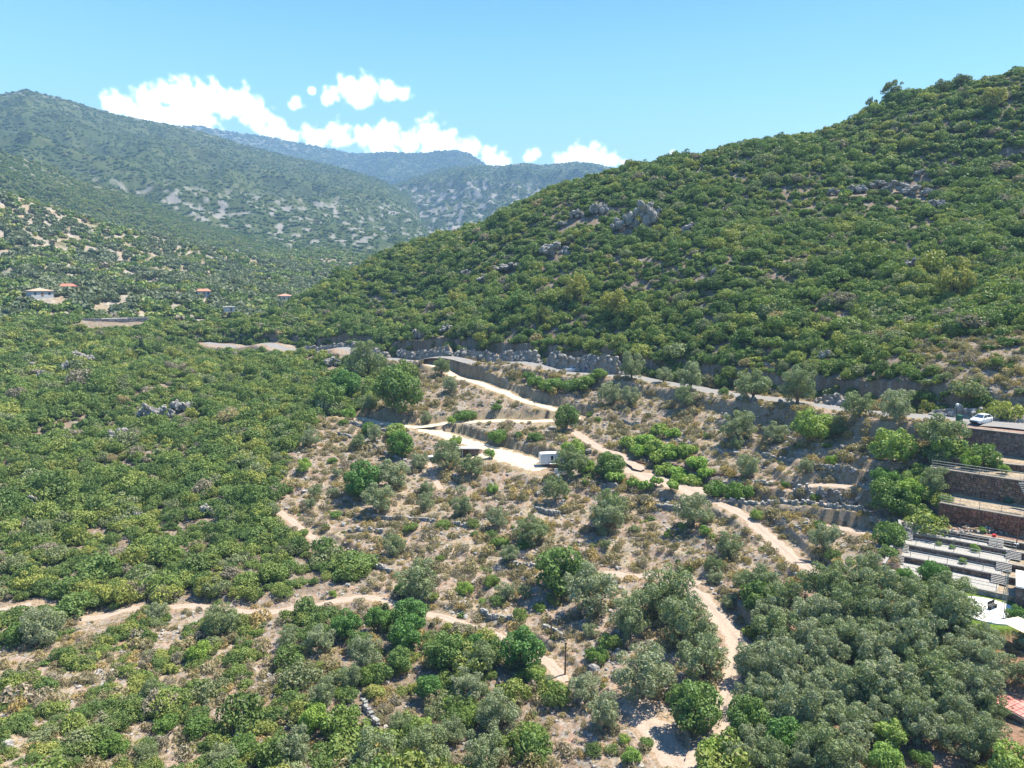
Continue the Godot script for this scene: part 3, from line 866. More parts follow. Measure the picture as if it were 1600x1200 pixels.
func road_lines() -> Array:
	var lines := []
	var at := 0
	for k in range(0, ROAD_HEADS.size(), 4):
		var n := int(ROAD_HEADS[k + 3])
		var raw := polygon(ROAD_POINTS.slice(at, at + n * 2))
		at += n * 2
		var c := Curve2D.new()
		for i in n:
			var t := (raw[mini(i + 1, n - 1)] - raw[maxi(i - 1, 0)]) / 6.0
			c.add_point(raw[i], -t, t)
		c.bake_interval = 0.6
		lines.append({"half": float(ROAD_HEADS[k]), "drop": float(ROAD_HEADS[k + 1]), "style": int(ROAD_HEADS[k + 2]), "points": c.get_baked_points()})
	return lines


var roads := []


func cut_roads() -> void:
	roads = road_lines()
	var before := heights.duplicate()
	var nearest := PackedFloat32Array()
	nearest.resize(heights.size())
	nearest.fill(1e9)
	for k in roads.size():
		var r: Dictionary = roads[k]
		var pts: PackedVector2Array = r.points
		var ys := PackedFloat32Array()
		heights = before if k == 0 else heights
		for p in pts:
			ys.append(ground_y(p.x, p.y) + r.drop)
		for pass_ in 40 if r.style < 2 else 8:   # ease the level along the way
			for i in range(1, ys.size() - 1):
				ys[i] = (ys[i - 1] + ys[i] * 2.0 + ys[i + 1]) * 0.25
		r.levels = ys
	for r: Dictionary in roads:
		var half: float = r.half
		var blend: float = 1.5 if r.style == 1 else (4.5 if r.style == 0 else 1.2)
		var pts: PackedVector2Array = r.points
		for i in pts.size():
			var p := pts[i]
			var reach := half + 0.9 + blend
			if r.style == 0:
				reach = 13.0
			var c := fan_cell(p.x, p.y)
			var d := p.length()
			var ci := int(ceilf(reach / (d * (ANGLE_MAX - ANGLE_MIN) / COLUMNS)))
			var cj := int(ceilf(reach / (d * log(FAR / NEAR) / ROWS)))
			for gi in range(maxi(int(c.x) - ci, 0), mini(int(c.x) + ci + 2, COLUMNS + 1)):
				var a := lerpf(ANGLE_MIN, ANGLE_MAX, float(gi) / COLUMNS)
				for gj in range(maxi(int(c.y) - cj, 0), mini(int(c.y) + cj + 2, ROWS + 1)):
					var at := gi * (ROWS + 1) + gj
					var rr := NEAR * exp(log(FAR / NEAR) * gj / ROWS)
					var dist := Vector2(sin(a) * rr, -cos(a) * rr).distance_to(p)
					if dist < reach and dist < nearest[at] and spots[at] != 2:
						nearest[at] = dist
						var f := smoothstep(half + 0.9, half + 0.9 + blend, dist)
						heights[at] = lerpf(r.levels[i] - 0.12, before[at], f)
						if r.style == 0 and rr < p.length():   # the ground falls away below the road
							heights[at] = minf(heights[at], r.levels[i] - 0.12 - 0.07 * maxf(dist - half, 0.0))
							if dist >= half + 0.5 and dist < half + 6.0:
								spots[at] = 9
								continue
							elif dist >= half + 6.0:
								continue
						elif r.style == 0 and dist >= half + 0.9 + blend:
							nearest[at] = 1e9
							heights[at] = before[at]
							continue
						if dist < half + 0.5:
							spots[at] = 3
						elif spots[at] == 3:
							spots[at] = 1
						if r.style == 1 and dist >= half + 0.5:
							spots[at] = 8


func build_roads() -> void:
	var names := ["road", "track", "path"]
	for r: Dictionary in roads:
		var style: int = r.style
		var pts: PackedVector2Array = r.points
		var across := 6
		var verts := PackedVector3Array()
		var norms := PackedVector3Array()
		var cols := PackedColorArray()
		var index := PackedInt32Array()
		var keep := 2
		for i in range(0, pts.size(), keep):
			var t := (pts[mini(i + 2, pts.size() - 1)] - pts[maxi(i - 2, 0)]).normalized()
			var side := Vector2(-t.y, t.x)
			var end := minf(i, pts.size() - 1 - i) * 0.6
			for k in across + 1:
				var s := (float(k) / across - 0.5) * 2.0
				var wide: float = r.half
				if style > 0:
					wide *= 1.0 + 0.6 * soft.get_noise_2d(i * 0.21, signf(s) * 30.0 + 10.0)
					wide *= clampf(0.35 + end / 2.0, 0.35, 1.0)
				var q := pts[i] + side * s * wide
				var y: float = r.levels[i] + (0.0 if absf(s) < 0.95 else -0.16)
				if style == 0:
					y += 0.05 * (1.0 - s * s)
				verts.append(Vector3(q.x, y, q.y))
				norms.append(Vector3.UP)
				var b := soft.get_noise_2d(q.x * 0.5, q.y * 0.5)
				var c := Color(0.40, 0.385, 0.375)
				if style == 1:
					c = Color(0.72, 0.62, 0.47).lerp(Color(0.60, 0.48, 0.34), smoothstep(0.0, 0.5, b + 0.15 * absf(s)))
				elif style == 2:
					c = Color(0.47, 0.355, 0.285).lerp(Color(0.39, 0.315, 0.255), smoothstep(-0.3, 0.3, b + 0.5 * soft.get_noise_2d(q.x * 1.7, q.y * 1.7)))
				else:
					c = c.lerp(Color(0.45, 0.425, 0.41), smoothstep(-0.2, 0.4, b))
				if style > 0 and absf(absf(s) - 0.5) < 0.17:
					c = c.lerp(Color(0.60, 0.49, 0.40), 0.35)   # wheel ruts worn pale
				cols.append(c * 0.84)
		var rows := verts.size() / (across + 1)
		for i in rows - 1:
			for k in across:
				var at := i * (across + 1) + k
				index.append_array([at, at + across + 1, at + 1, at + 1, at + across + 1, at + across + 2])
		land(numbered(names[style]), verts, norms, cols, index, mats.asphalt if style == 0 else mats.earth)


func numbered(called: String) -> String:
	if not taken.has(called):
		taken[called] = 0
		return called
	taken[called] += 1
	return "%s_%03d" % [called, taken[called]]


# ---------------------------------------------------------------- valley and mountains

const VALLEY_A0 := -0.84
const VALLEY_A1 := 0.12
const VALLEY_R0 := 345.0
const VALLEY_R1 := 1500.0
const VALLEY_COLUMNS := 300
const VALLEY_ROWS := 260


func valley_y(x: float, z: float) -> float:
	var a := clampf((atan2(x, -z) - VALLEY_A0) / (VALLEY_A1 - VALLEY_A0) * VALLEY_COLUMNS, 0, VALLEY_COLUMNS - 0.01)
	var l := clampf(log(Vector2(x, z).length() / VALLEY_R0) / log(VALLEY_R1 / VALLEY_R0) * VALLEY_ROWS, 0, VALLEY_ROWS - 0.01)
	var i := int(a)
	var j := int(l)
	var at := i * (VALLEY_ROWS + 1) + j
	return lerpf(lerpf(valley_heights[at], valley_heights[at + 1], l - j), lerpf(valley_heights[at + VALLEY_ROWS + 1], valley_heights[at + VALLEY_ROWS + 2], l - j), a - i)


func build_valley() -> void:
	valley_heights = sample_surface(VALLEY_POINTS, VALLEY_A0, VALLEY_A1, log(VALLEY_R0), log(VALLEY_R1), VALLEY_COLUMNS, VALLEY_ROWS)
	fan("valley", VALLEY_A0, VALLEY_A1, VALLEY_COLUMNS, VALLEY_ROWS, func(i: int, j: int, a: float) -> Vector3:
		var r := VALLEY_R0 * exp(log(VALLEY_R1 / VALLEY_R0) * j / VALLEY_ROWS)
		var x := sin(a) * r
		var z := -cos(a) * r
		var at := i * (VALLEY_ROWS + 1) + j
		valley_heights[at] += soft.get_noise_2d(x * 0.012, z * 0.012) * 7.0 * smoothstep(420.0, 560.0, r) + soft.get_noise_2d(x * 0.05, z * 0.05) * 1.6
		return Vector3(x, valley_heights[at], z)
	, func(p: Vector3, n: Vector3) -> Color:
		var a := soft.get_noise_2d(p.x * 0.02, p.z * 0.02)
		var b := soft.get_noise_2d(p.x * 0.08, p.z * 0.08)
		var c := Color(0.16, 0.16, 0.075).lerp(Color(0.42, 0.335, 0.24), smoothstep(-0.12, 0.16, a * 0.6 + b * 0.6 + 0.25 * smoothstep(-0.42, -0.6, atan2(p.x, -p.z))))
		return c.lerp(Color(0.45, 0.43, 0.40), smoothstep(0.2, 0.5, ridged.get_noise_2d(p.x * 0.03, p.z * 0.03)) * 0.5))


func fan(called: String, a0: float, a1: float, nc: int, nr: int, place: Callable, colour: Callable) -> void:
	var verts := PackedVector3Array()
	var norms := PackedVector3Array()
	var cols := PackedColorArray()
	var index := PackedInt32Array()
	var stride := nr + 1
	for i in nc + 1:
		var a := lerpf(a0, a1, float(i) / nc)
		for j in nr + 1:
			verts.append(place.call(i, j, a))
	for i in nc + 1:
		for j in nr + 1:
			var dx := verts[mini(i + 1, nc) * stride + j] - verts[maxi(i - 1, 0) * stride + j]
			var dz := verts[i * stride + mini(j + 1, nr)] - verts[i * stride + maxi(j - 1, 0)]
			var n := dx.cross(dz).normalized()
			n = n if n.y > 0.0 else -n
			norms.append(n)
			cols.append(colour.call(verts[i * stride + j], n))
			if i < nc and j < nr:
				var at := i * stride + j
				index.append_array([at, at + 1, at + stride, at + 1, at + stride + 1, at + stride])
	land(called, verts, norms, cols, index, mats.far)


var mountains := []


func build_mountains() -> void:
	mountain("middle_hill", MIDDLE_HILL, 900.0, EYE_HEIGHT + 8.0, 0.16, 1.0, 60.0)
	mountain("mountain", MOUNTAIN, 1180.0, EYE_HEIGHT + 15.0, 0.13, 0.85, 150.0)
	mountain("gorge_mountain", GORGE_MOUNTAIN, 1900.0, EYE_HEIGHT + 60.0, 0.22, 0.8, 170.0)
	mountain("far_ridge", FAR_RIDGE, 3500.0, EYE_HEIGHT + 250.0, 0.10, 0.9, 220.0)


func rock_share(p: Vector3, size: float, share: float, called: String) -> float:
	# bare cliffs: streaks in a band low on the slopes, a little along the crest
	var b := soft.get_noise_3d(p.x / size * 3.0, p.y / size * 5.0, p.z / size * 3.0)
	var streak := soft.get_noise_3d(p.x / size * 5.0, p.y / size * 1.6, p.z / size * 5.0)
	var high := 0.75 if called == "gorge_mountain" else 0.46
	var band := smoothstep(0.04, 0.14, share) * (1.0 - smoothstep(high - 0.16, high, share)) + smoothstep(0.9, 1.0, share) * 0.5
	return smoothstep(0.06, 0.24, streak * 0.9 + b * 0.6 - (0.02 if called == "gorge_mountain" else 0.10)) * band * 0.95


func mountain(called: String, ridge: Array, base_r: float, base_y: float, rough: float, bend: float, size: float) -> void:
	var n := ridge.size() / 3
	var a0: float = ridge[0]
	var a1: float = ridge[(n - 1) * 3]
	var nc := 420
	var nr := 190
	var place := func(_i: int, j: int, a: float) -> Vector3:
		var k := 0
		while k < n - 2 and a > float(ridge[(k + 1) * 3]):
			k += 1
		var f := clampf((a - float(ridge[k * 3])) / (float(ridge[k * 3 + 3]) - float(ridge[k * 3])), 0, 1)
		var r1 := lerpf(ridge[k * 3 + 1], ridge[k * 3 + 4], f)
		var y1 := lerpf(ridge[k * 3 + 2], ridge[k * 3 + 5], f)
		var t := float(j) / nr * 1.25
		var r := lerpf(base_r, r1, t)
		var x := sin(a) * r
		var z := -cos(a) * r
		var y: float
		if t <= 1.0:
			y = lerpf(base_y, y1, pow(t, bend) * 0.75 + t * t * 0.25)
			var env := sin(minf(t, 1.0) * PI) * 0.85 + 0.02
			var v := ridged.get_noise_3d(x / size * 0.35, 0.0, z / size * 0.35)
			y += (y1 - base_y) * rough * env * v
			y += soft.get_noise_2d(x / size * 2.2, z / size * 2.2) * size * 0.035 * (env + 0.1)
		else:
			y = y1 - (t - 1.0) * (y1 - base_y) * 1.2
		y += soft.get_noise_2d(x * 0.03, z * 0.03) * size * 0.008
		return Vector3(x, y, z)
	mountains.append([a0, a1, nr, place, called, size, base_y, float(ridge[2 + 3 * (n / 2)])])
	fan(called, a0, a1, nc, nr, place, func(p: Vector3, nn: Vector3) -> Color:
		var a := soft.get_noise_2d(p.x / size, p.z / size)
		var green := Color(0.075, 0.105, 0.038).lerp(Color(0.115, 0.14, 0.052), smoothstep(-0.3, 0.4, a))
		var rock := Color(0.37, 0.345, 0.315)
		var k := rock_share(p, size, (p.y - base_y) / maxf(float(ridge[2 + 3 * (n / 2)]) - base_y, 1.0), called)
		return green.lerp(rock, clampf(k, 0, 0.9)))


# ---------------------------------------------------------------- shapes

func begin() -> SurfaceTool:
	var st := SurfaceTool.new()
	st.begin(Mesh.PRIMITIVE_TRIANGLES)
	st.set_smooth_group(-1)
	st.set_color(Color.WHITE)
	return st


func quad(st: SurfaceTool, a: Vector3, b: Vector3, c: Vector3, d: Vector3) -> void:
	for v: Vector3 in [a, b, c, a, c, d]:
		st.add_vertex(v)


func hexa(st: SurfaceTool, p: Array) -> void:
	# eight corners: bottom four then top four, both running round the same way
	quad(st, p[4], p[5], p[6], p[7])
	quad(st, p[3], p[2], p[1], p[0])
	for i in 4:
		var k := (i + 1) % 4
		quad(st, p[i], p[k], p[4 + k], p[4 + i])


func box(st: SurfaceTool, at: Vector3, size: Vector3, turn := Basis(), taper := 1.0) -> void:
	var p := []
	var h := size * 0.5
	for y: float in [-1.0, 1.0]:
		var s := 1.0 if y < 0 else taper
		for c: Vector2 in [Vector2(-1, -1), Vector2(1, -1), Vector2(1, 1), Vector2(-1, 1)]:
			p.append(at + turn * Vector3(c.x * h.x * s, y * h.y, c.y * h.z * s))
	hexa(st, p)


func tube(st: SurfaceTool, a: Vector3, b: Vector3, ra: float, rb := -1.0, sides := 6) -> void:
	rb = ra if rb < 0.0 else rb
	var d := (b - a).normalized()
	var u := d.cross(Vector3.RIGHT if absf(d.x) < 0.8 else Vector3.UP).normalized()
	var v := d.cross(u)
	for i in sides:
		var w0 := u * cos(TAU * i / sides) + v * sin(TAU * i / sides)
		var w1 := u * cos(TAU * (i + 1) / sides) + v * sin(TAU * (i + 1) / sides)
		quad(st, a + w0 * ra, a + w1 * ra, b + w1 * rb, b + w0 * rb)
		for v3: Vector3 in [b, b + w0 * rb, b + w1 * rb, a, a + w1 * ra, a + w0 * ra]:
			st.add_vertex(v3)


func finish(st: SurfaceTool) -> ArrayMesh:
	st.generate_normals()
	return st.commit()


func part(called: String, shape: Variant, m: Material, parent: Node, at := Vector3.ZERO) -> MeshInstance3D:
	var o := MeshInstance3D.new()
	o.name = called
	o.mesh = shape if shape is Mesh else finish(shape)
	o.material_override = m
	o.position = at
	parent.add_child(o, true)
	return o


func thing(called: String, label: String, category: String, at := Vector3.ZERO, turn := 0.0, group := "") -> Node3D:
	var o := Node3D.new()
	o.name = numbered(called)
	o.position = at
	o.rotation.y = turn
	tag(o, label, category, group)
	add_child(o)
	return o


func tag(o: Node, label: String, category: String, group := "") -> void:
	o.set_meta("label", label)
	o.set_meta("category", category)
	if group:
		o.set_meta("group", group)


# ---------------------------------------------------------------- foliage

func crown(seed_: int, lobes: int, lobe_min: float, lobe_max: float, leaves: int, leaf: float, mid: float, tall: float, base: float, slim := 0.5, ragged := 0.0) -> ArrayMesh:
	# a crown of radius 1: leaf sprays on the skins of many small lobes
	var r := RandomNumberGenerator.new()
	r.seed = seed_
	var at := PackedVector3Array()
	var size := PackedFloat32Array()
	var tone := PackedFloat32Array()
	var total := 0.0
	for k in lobes:
		var y := r.randf_range(base, 1.0)
		var a := r.randf() * TAU
		var s := sqrt(1.0 - y * y)
		var lr := r.randf_range(lobe_min, lobe_max)
		var d := Vector3(cos(a) * s, y * tall, sin(a) * s)
		at.append(d * (1.0 - lr * 0.8) * (r.randf_range(0.75, 1.0 + ragged) if k % 4 else r.randf_range(0.2, 0.6)))
		size.append(lr)
		tone.append(r.randf_range(0.86, 1.14))
		total += lr * lr
	var verts := PackedVector3Array()
	var norms := PackedVector3Array()
	var cols := PackedColorArray()
	for k in lobes:
		for i in int(leaves * size[k] * size[k] / total):
			var d := Vector3(r.randfn(), r.randfn() + 0.15, r.randfn()).normalized()
			var p := at[k] + d * size[k] * r.randf_range(0.72, 1.08) * Vector3(1, 0.9, 1)
			var covered := false   # no leaf grows inside another lobe
			for q in lobes:
				if q != k and at[q].distance_squared_to(p) < size[q] * size[q] * 0.55:
					covered = true
					break
			if covered and r.randf() < 0.8:
				continue
			var n := (d + Vector3(r.randfn(), r.randfn(), r.randfn()) * 0.55).normalized()
			var u := n.cross(Vector3(r.randfn(), r.randfn(), r.randfn())).normalized()
			var v := n.cross(u)
			var l := leaf * r.randf_range(0.6, 1.35)
			u *= l
			v *= l * slim
			p.y += mid
			verts.append_array([p - u, p + v, p + u * 1.1, p - u, p + u * 1.1, p - v])
			var g := tone[k] * r.randf_range(0.72, 1.3)
			var c := Color(g * r.randf_range(0.88, 1.16), g, g * r.randf_range(0.8, 1.1))
			for q in 6:
				norms.append(n)
				cols.append(c)
	var arrays := []
	arrays.resize(Mesh.ARRAY_MAX)
	arrays[Mesh.ARRAY_VERTEX] = verts
	arrays[Mesh.ARRAY_NORMAL] = norms
	arrays[Mesh.ARRAY_COLOR] = cols
	var mesh := ArrayMesh.new()
	mesh.add_surface_from_arrays(Mesh.PRIMITIVE_TRIANGLES, arrays)
	return mesh


func trunk(seed_: int, split: float, reach: float, thick: float, limbs: int) -> ArrayMesh:
	var r := RandomNumberGenerator.new()
	r.seed = seed_
	var st := begin()
	var fork := Vector3(r.randf_range(-0.08, 0.08), split, r.randf_range(-0.08, 0.08))
	tube(st, Vector3(0, -0.15, 0), fork, thick * 1.25, thick * 0.85, 7)
	for k in limbs:
		var a := TAU * (k + r.randf_range(-0.3, 0.3)) / limbs
		var elbow := fork + Vector3(cos(a) * 0.28, (reach - split) * 0.5, sin(a) * 0.28)
		var tip := fork + Vector3(cos(a) * 0.6, (reach - split) * r.randf_range(0.8, 1.2), sin(a) * 0.6)
		tube(st, fork - Vector3(0, 0.03, 0), elbow, thick * 0.6, thick * 0.42, 5)
		tube(st, elbow, tip, thick * 0.42, thick * 0.14, 5)
		tube(st, elbow, elbow + Vector3(r.randf_range(-0.3, 0.3), 0.35, r.randf_range(-0.3, 0.3)), thick * 0.3, thick * 0.08, 4)
	return finish(st)


func leaf_material(r: float, g: float, b: float) -> StandardMaterial3D:
	var m: StandardMaterial3D = mats.leaf.duplicate()
	m.albedo_color = rgb(r * LEAF_GAIN, g * LEAF_GAIN, b * LEAF_GAIN)
	return m


const LEAF_GAIN := 1.55
const PLACES := [
	"on the verge below the asphalt road", "on the dry terraces round the parked caravan", "on the stony terraces below the road bend",
	"beside the red earth path junction", "in the dense olive grove by the round patio", "in the scrub below the lower earth path",
	"in the sprawling green thicket", "on wires above the earth path", "beside the stone retaining walls of the garden", "on the rubble slope under the terraces",
]


func build_trees() -> void:
	var shapes := [[], [], [], [], [], []]
	var trunks := [[], [], [], [], [], []]
	for k in 6:
		shapes[0].append(crown(100 + k, 56, 0.15, 0.33, 8800, 0.055, 1.05, 0.86, -0.85, 0.4, 0.38))
		shapes[1].append(crown(200 + k, 46, 0.20, 0.34, 8200, 0.052, 0.9, 0.92, -0.92, 0.62, 0.08))
		shapes[2].append(crown(300 + k, 28, 0.22, 0.40, 5600, 0.06, 0.9, 0.85, -0.7, 0.62, 0.16))
		shapes[3].append(crown(400 + k, 32, 0.22, 0.40, 5600, 0.058, 0.45, 0.72, -0.25, 0.6, 0.14))
		trunks[0].append(trunk(500 + k, 0.32, 1.05, 0.10, 4))
		trunks[1].append(trunk(520 + k, 0.35, 1.0, 0.09, 5))
		trunks[2].append(trunk(540 + k, 0.38, 0.95, 0.07, 4))
		trunks[3].append(trunk(560 + k, 0.15, 0.5, 0.06, 5))
	for k in 3:
		shapes[4].append(crown(600 + k, 26, 0.26, 0.42, 3600, 0.085, 0.3, 0.55, -0.15, 0.75, 0.2))
		trunks[4].append(trunks[3][k])
		shapes[5].append(crown(640 + k, 20, 0.22, 0.34, 1200, 0.12, 1.0, 0.6, -0.7, 0.75, 0.2))
		trunks[5].append(trunk(660 + k, 0.5, 0.95, 0.05, 3))
	var tints := [
		[leaf_material(0.150, 0.178, 0.098), leaf_material(0.168, 0.192, 0.115), leaf_material(0.135, 0.165, 0.082), leaf_material(0.185, 0.205, 0.130)],
		[leaf_material(0.078, 0.150, 0.042), leaf_material(0.088, 0.160, 0.040), leaf_material(0.098, 0.150, 0.045)],
		[leaf_material(0.165, 0.235, 0.048), leaf_material(0.185, 0.240, 0.065), leaf_material(0.150, 0.225, 0.055)],
		[leaf_material(0.095, 0.155, 0.036), leaf_material(0.115, 0.165, 0.040), leaf_material(0.085, 0.140, 0.036)],
		[leaf_material(0.165, 0.250, 0.050), leaf_material(0.150, 0.225, 0.045), leaf_material(0.175, 0.230, 0.055)],
		[leaf_material(0.175, 0.250, 0.060)],
	]
	var called := ["olive_tree", "broadleaf_tree", "fruit_tree", "evergreen_bush", "bramble_bush", "grape_vine"]
	var looks := ["grey-green olive tree", "lush green broadleaf tree", "bright yellow-green leafy tree", "rounded leathery evergreen bush", "low bright green bramble bush", "bright green grape vine trained on posts"]
	var category := ["olive tree", "tree", "tree", "bush", "bush", "grape vine"]
	for i in PLANTS.size() / 5:
		var x: float = PLANTS[i * 5]
		var z: float = PLANTS[i * 5 + 1]
		var r: float = PLANTS[i * 5 + 2] * (1.15 if PLANTS[i * 5 + 4] == 4 else 1.0)
		var k := int(PLANTS[i * 5 + 3])
		var place := int(PLANTS[i * 5 + 4])
		var big := "small " if r < 1.7 else ("large " if r > 3.8 else "")
		if k > 3:
			big = ""
		var label: String = big + looks[k] + " " + PLACES[place]
		if i == 0:
			label = "big round glossy green tree shading the end of the pale track"
		var hue: int = dice.randi() % int(tints[k].size())
		if i > 0 and k < 4:
			label = ["", "pale ", "dark ", "silvery "][hue] + label
		var t := thing(called[k], label, category[k], on_ground(x, z, -0.05), dice.randf() * TAU, looks[k] + (" plants " if k > 2 else "s ") + PLACES[place])
		t.scale = Vector3(r, r * dice.randf_range(0.92, 1.12) * (0.78 if k == 3 and place == 1 else 1.0), r)
		var v: int = dice.randi() % int(shapes[k].size())
		part("trunk" if k < 3 else "stem", trunks[k][v], mats.bark, t)
		part("crown" if k < 3 else "foliage", shapes[k][v], tints[k][hue], t)
		if k == 5:
			var st := begin()
			for s: float in [-0.8, 0.8]:
				tube(st, Vector3(s, -0.1, 0), Vector3(s, 1.25, 0), 0.035, 0.03, 5)
			tube(st, Vector3(-0.8, 1.15, 0), Vector3(0.8, 1.15, 0), 0.012, 0.012, 4)
			part("trellis", st, mats.wood, t)
	# pines on the hill
	var needle := [leaf_material(0.235, 0.225, 0.070), leaf_material(0.105, 0.125, 0.045)]
	var pine_shapes := []
	for k in 3:
		pine_shapes.append(crown(700 + k, 46, 0.16, 0.30, 3000, 0.10, 1.05, 1.0, -0.85, 0.35, 0.25))
	for i in PINES.size() / 4:
		var r: float = PINES[i * 4 + 2] * 1.1
		var h: float = maxf(PINES[i * 4 + 3] * 1.4, 6.5)
		var words := "yellowish green pine standing above the dense hillside scrub"
		if i == 0:
			words = "broad dome-shaped yellow-green conifer below a grey outcrop on the hill"
		elif i in [4, 5, 6, 7, 8, 9]:
			words = "pine tree standing out along the hill's skyline"
		var t := thing("pine_tree", words, "pine", on_ground(PINES[i * 4], PINES[i * 4 + 1], -0.1), dice.randf() * TAU, "pines on the hill")
		t.scale = Vector3(r, h / 2.0, r)
		part("trunk", trunks[1][i % 6], mats.bark, t)
		part("crown", pine_shapes[i % 3], needle[0 if i in [0, 1, 2, 3, 5] else 1], t)
	# cypresses
	var dark := leaf_material(0.045, 0.075, 0.035)
	var flame := crown(720, 30, 0.45, 0.75, 1100, 0.20, 1.05, 1.0, -0.9, 0.5)
	for i in CYPRESSES.size() / 4:
		var at := Vector3(CYPRESSES[i * 4], CYPRESSES[i * 4 + 1], CYPRESSES[i * 4 + 2])
		var h: float = CYPRESSES[i * 4 + 3]
		if i > 1:
			at.y = valley_y(at.x, at.z)
		var t := thing("cypress", "narrow dark cypress rising from the ravine scrub" if i < 2 else "narrow dark cypress on the far side of the valley", "cypress", at, i, "cypresses")
		t.scale = Vector3(h * 0.13, h * 0.5, h * 0.13)
		part("trunk", trunks[1][0], mats.bark, t)
		part("crown", flame, dark, t)


# ---------------------------------------------------------------- scrub, tufts and stones by the thousand

func spread(called: String, parent: Node3D, shape: Mesh, where: Array, tints: PackedColorArray, m: Material) -> void:
	if where.is_empty():
		return
	var mm := MultiMesh.new()
	mm.transform_format = MultiMesh.TRANSFORM_3D
	mm.use_colors = true
	mm.mesh = shape
	mm.instance_count = where.size()
	for i in where.size():
		mm.set_instance_transform(i, where[i])
		mm.set_instance_color(i, tints[i])
	var o := MultiMeshInstance3D.new()
	o.name = called
	o.multimesh = mm
	o.material_override = m
	parent.add_child(o, true)


func mass(called: String, label: String, category: String) -> Node3D:
	var o := thing(called, label, category)
	o.set_meta("kind", "stuff")
	return o


func scrub_tint(x: float, z: float, r: RandomNumberGenerator) -> Color:
	var a := soft.get_noise_2d(x * 0.03, z * 0.03 + 5.0)
	var q := clampf(r.randf() + a * 0.45, 0.0, 0.979) if r.randf() > 0.006 else 1.0
	var c := Color(0.098, 0.150, 0.040)
	if q < 0.12:
		c = Color(0.075, 0.118, 0.036)
	elif q < 0.42:
		c = Color(0.092, 0.140, 0.042)
	elif q < 0.66:
		c = Color(0.120, 0.165, 0.046)
	elif q < 0.82:
		c = Color(0.150, 0.185, 0.050)
	elif q < 0.93:
		c = Color(0.145, 0.170, 0.085)
	elif q < 0.98:
		c = Color(0.185, 0.205, 0.055)
	else:
		c = Color(0.235, 0.195, 0.105)
	if r.randf() < 0.03:
		c = Color(0.185, 0.165, 0.125)   # half dead, twiggy and grey
	return Color(c.r * 1.04, c.g, c.b * 1.04) * LEAF_GAIN * r.randf_range(0.86, 1.16)


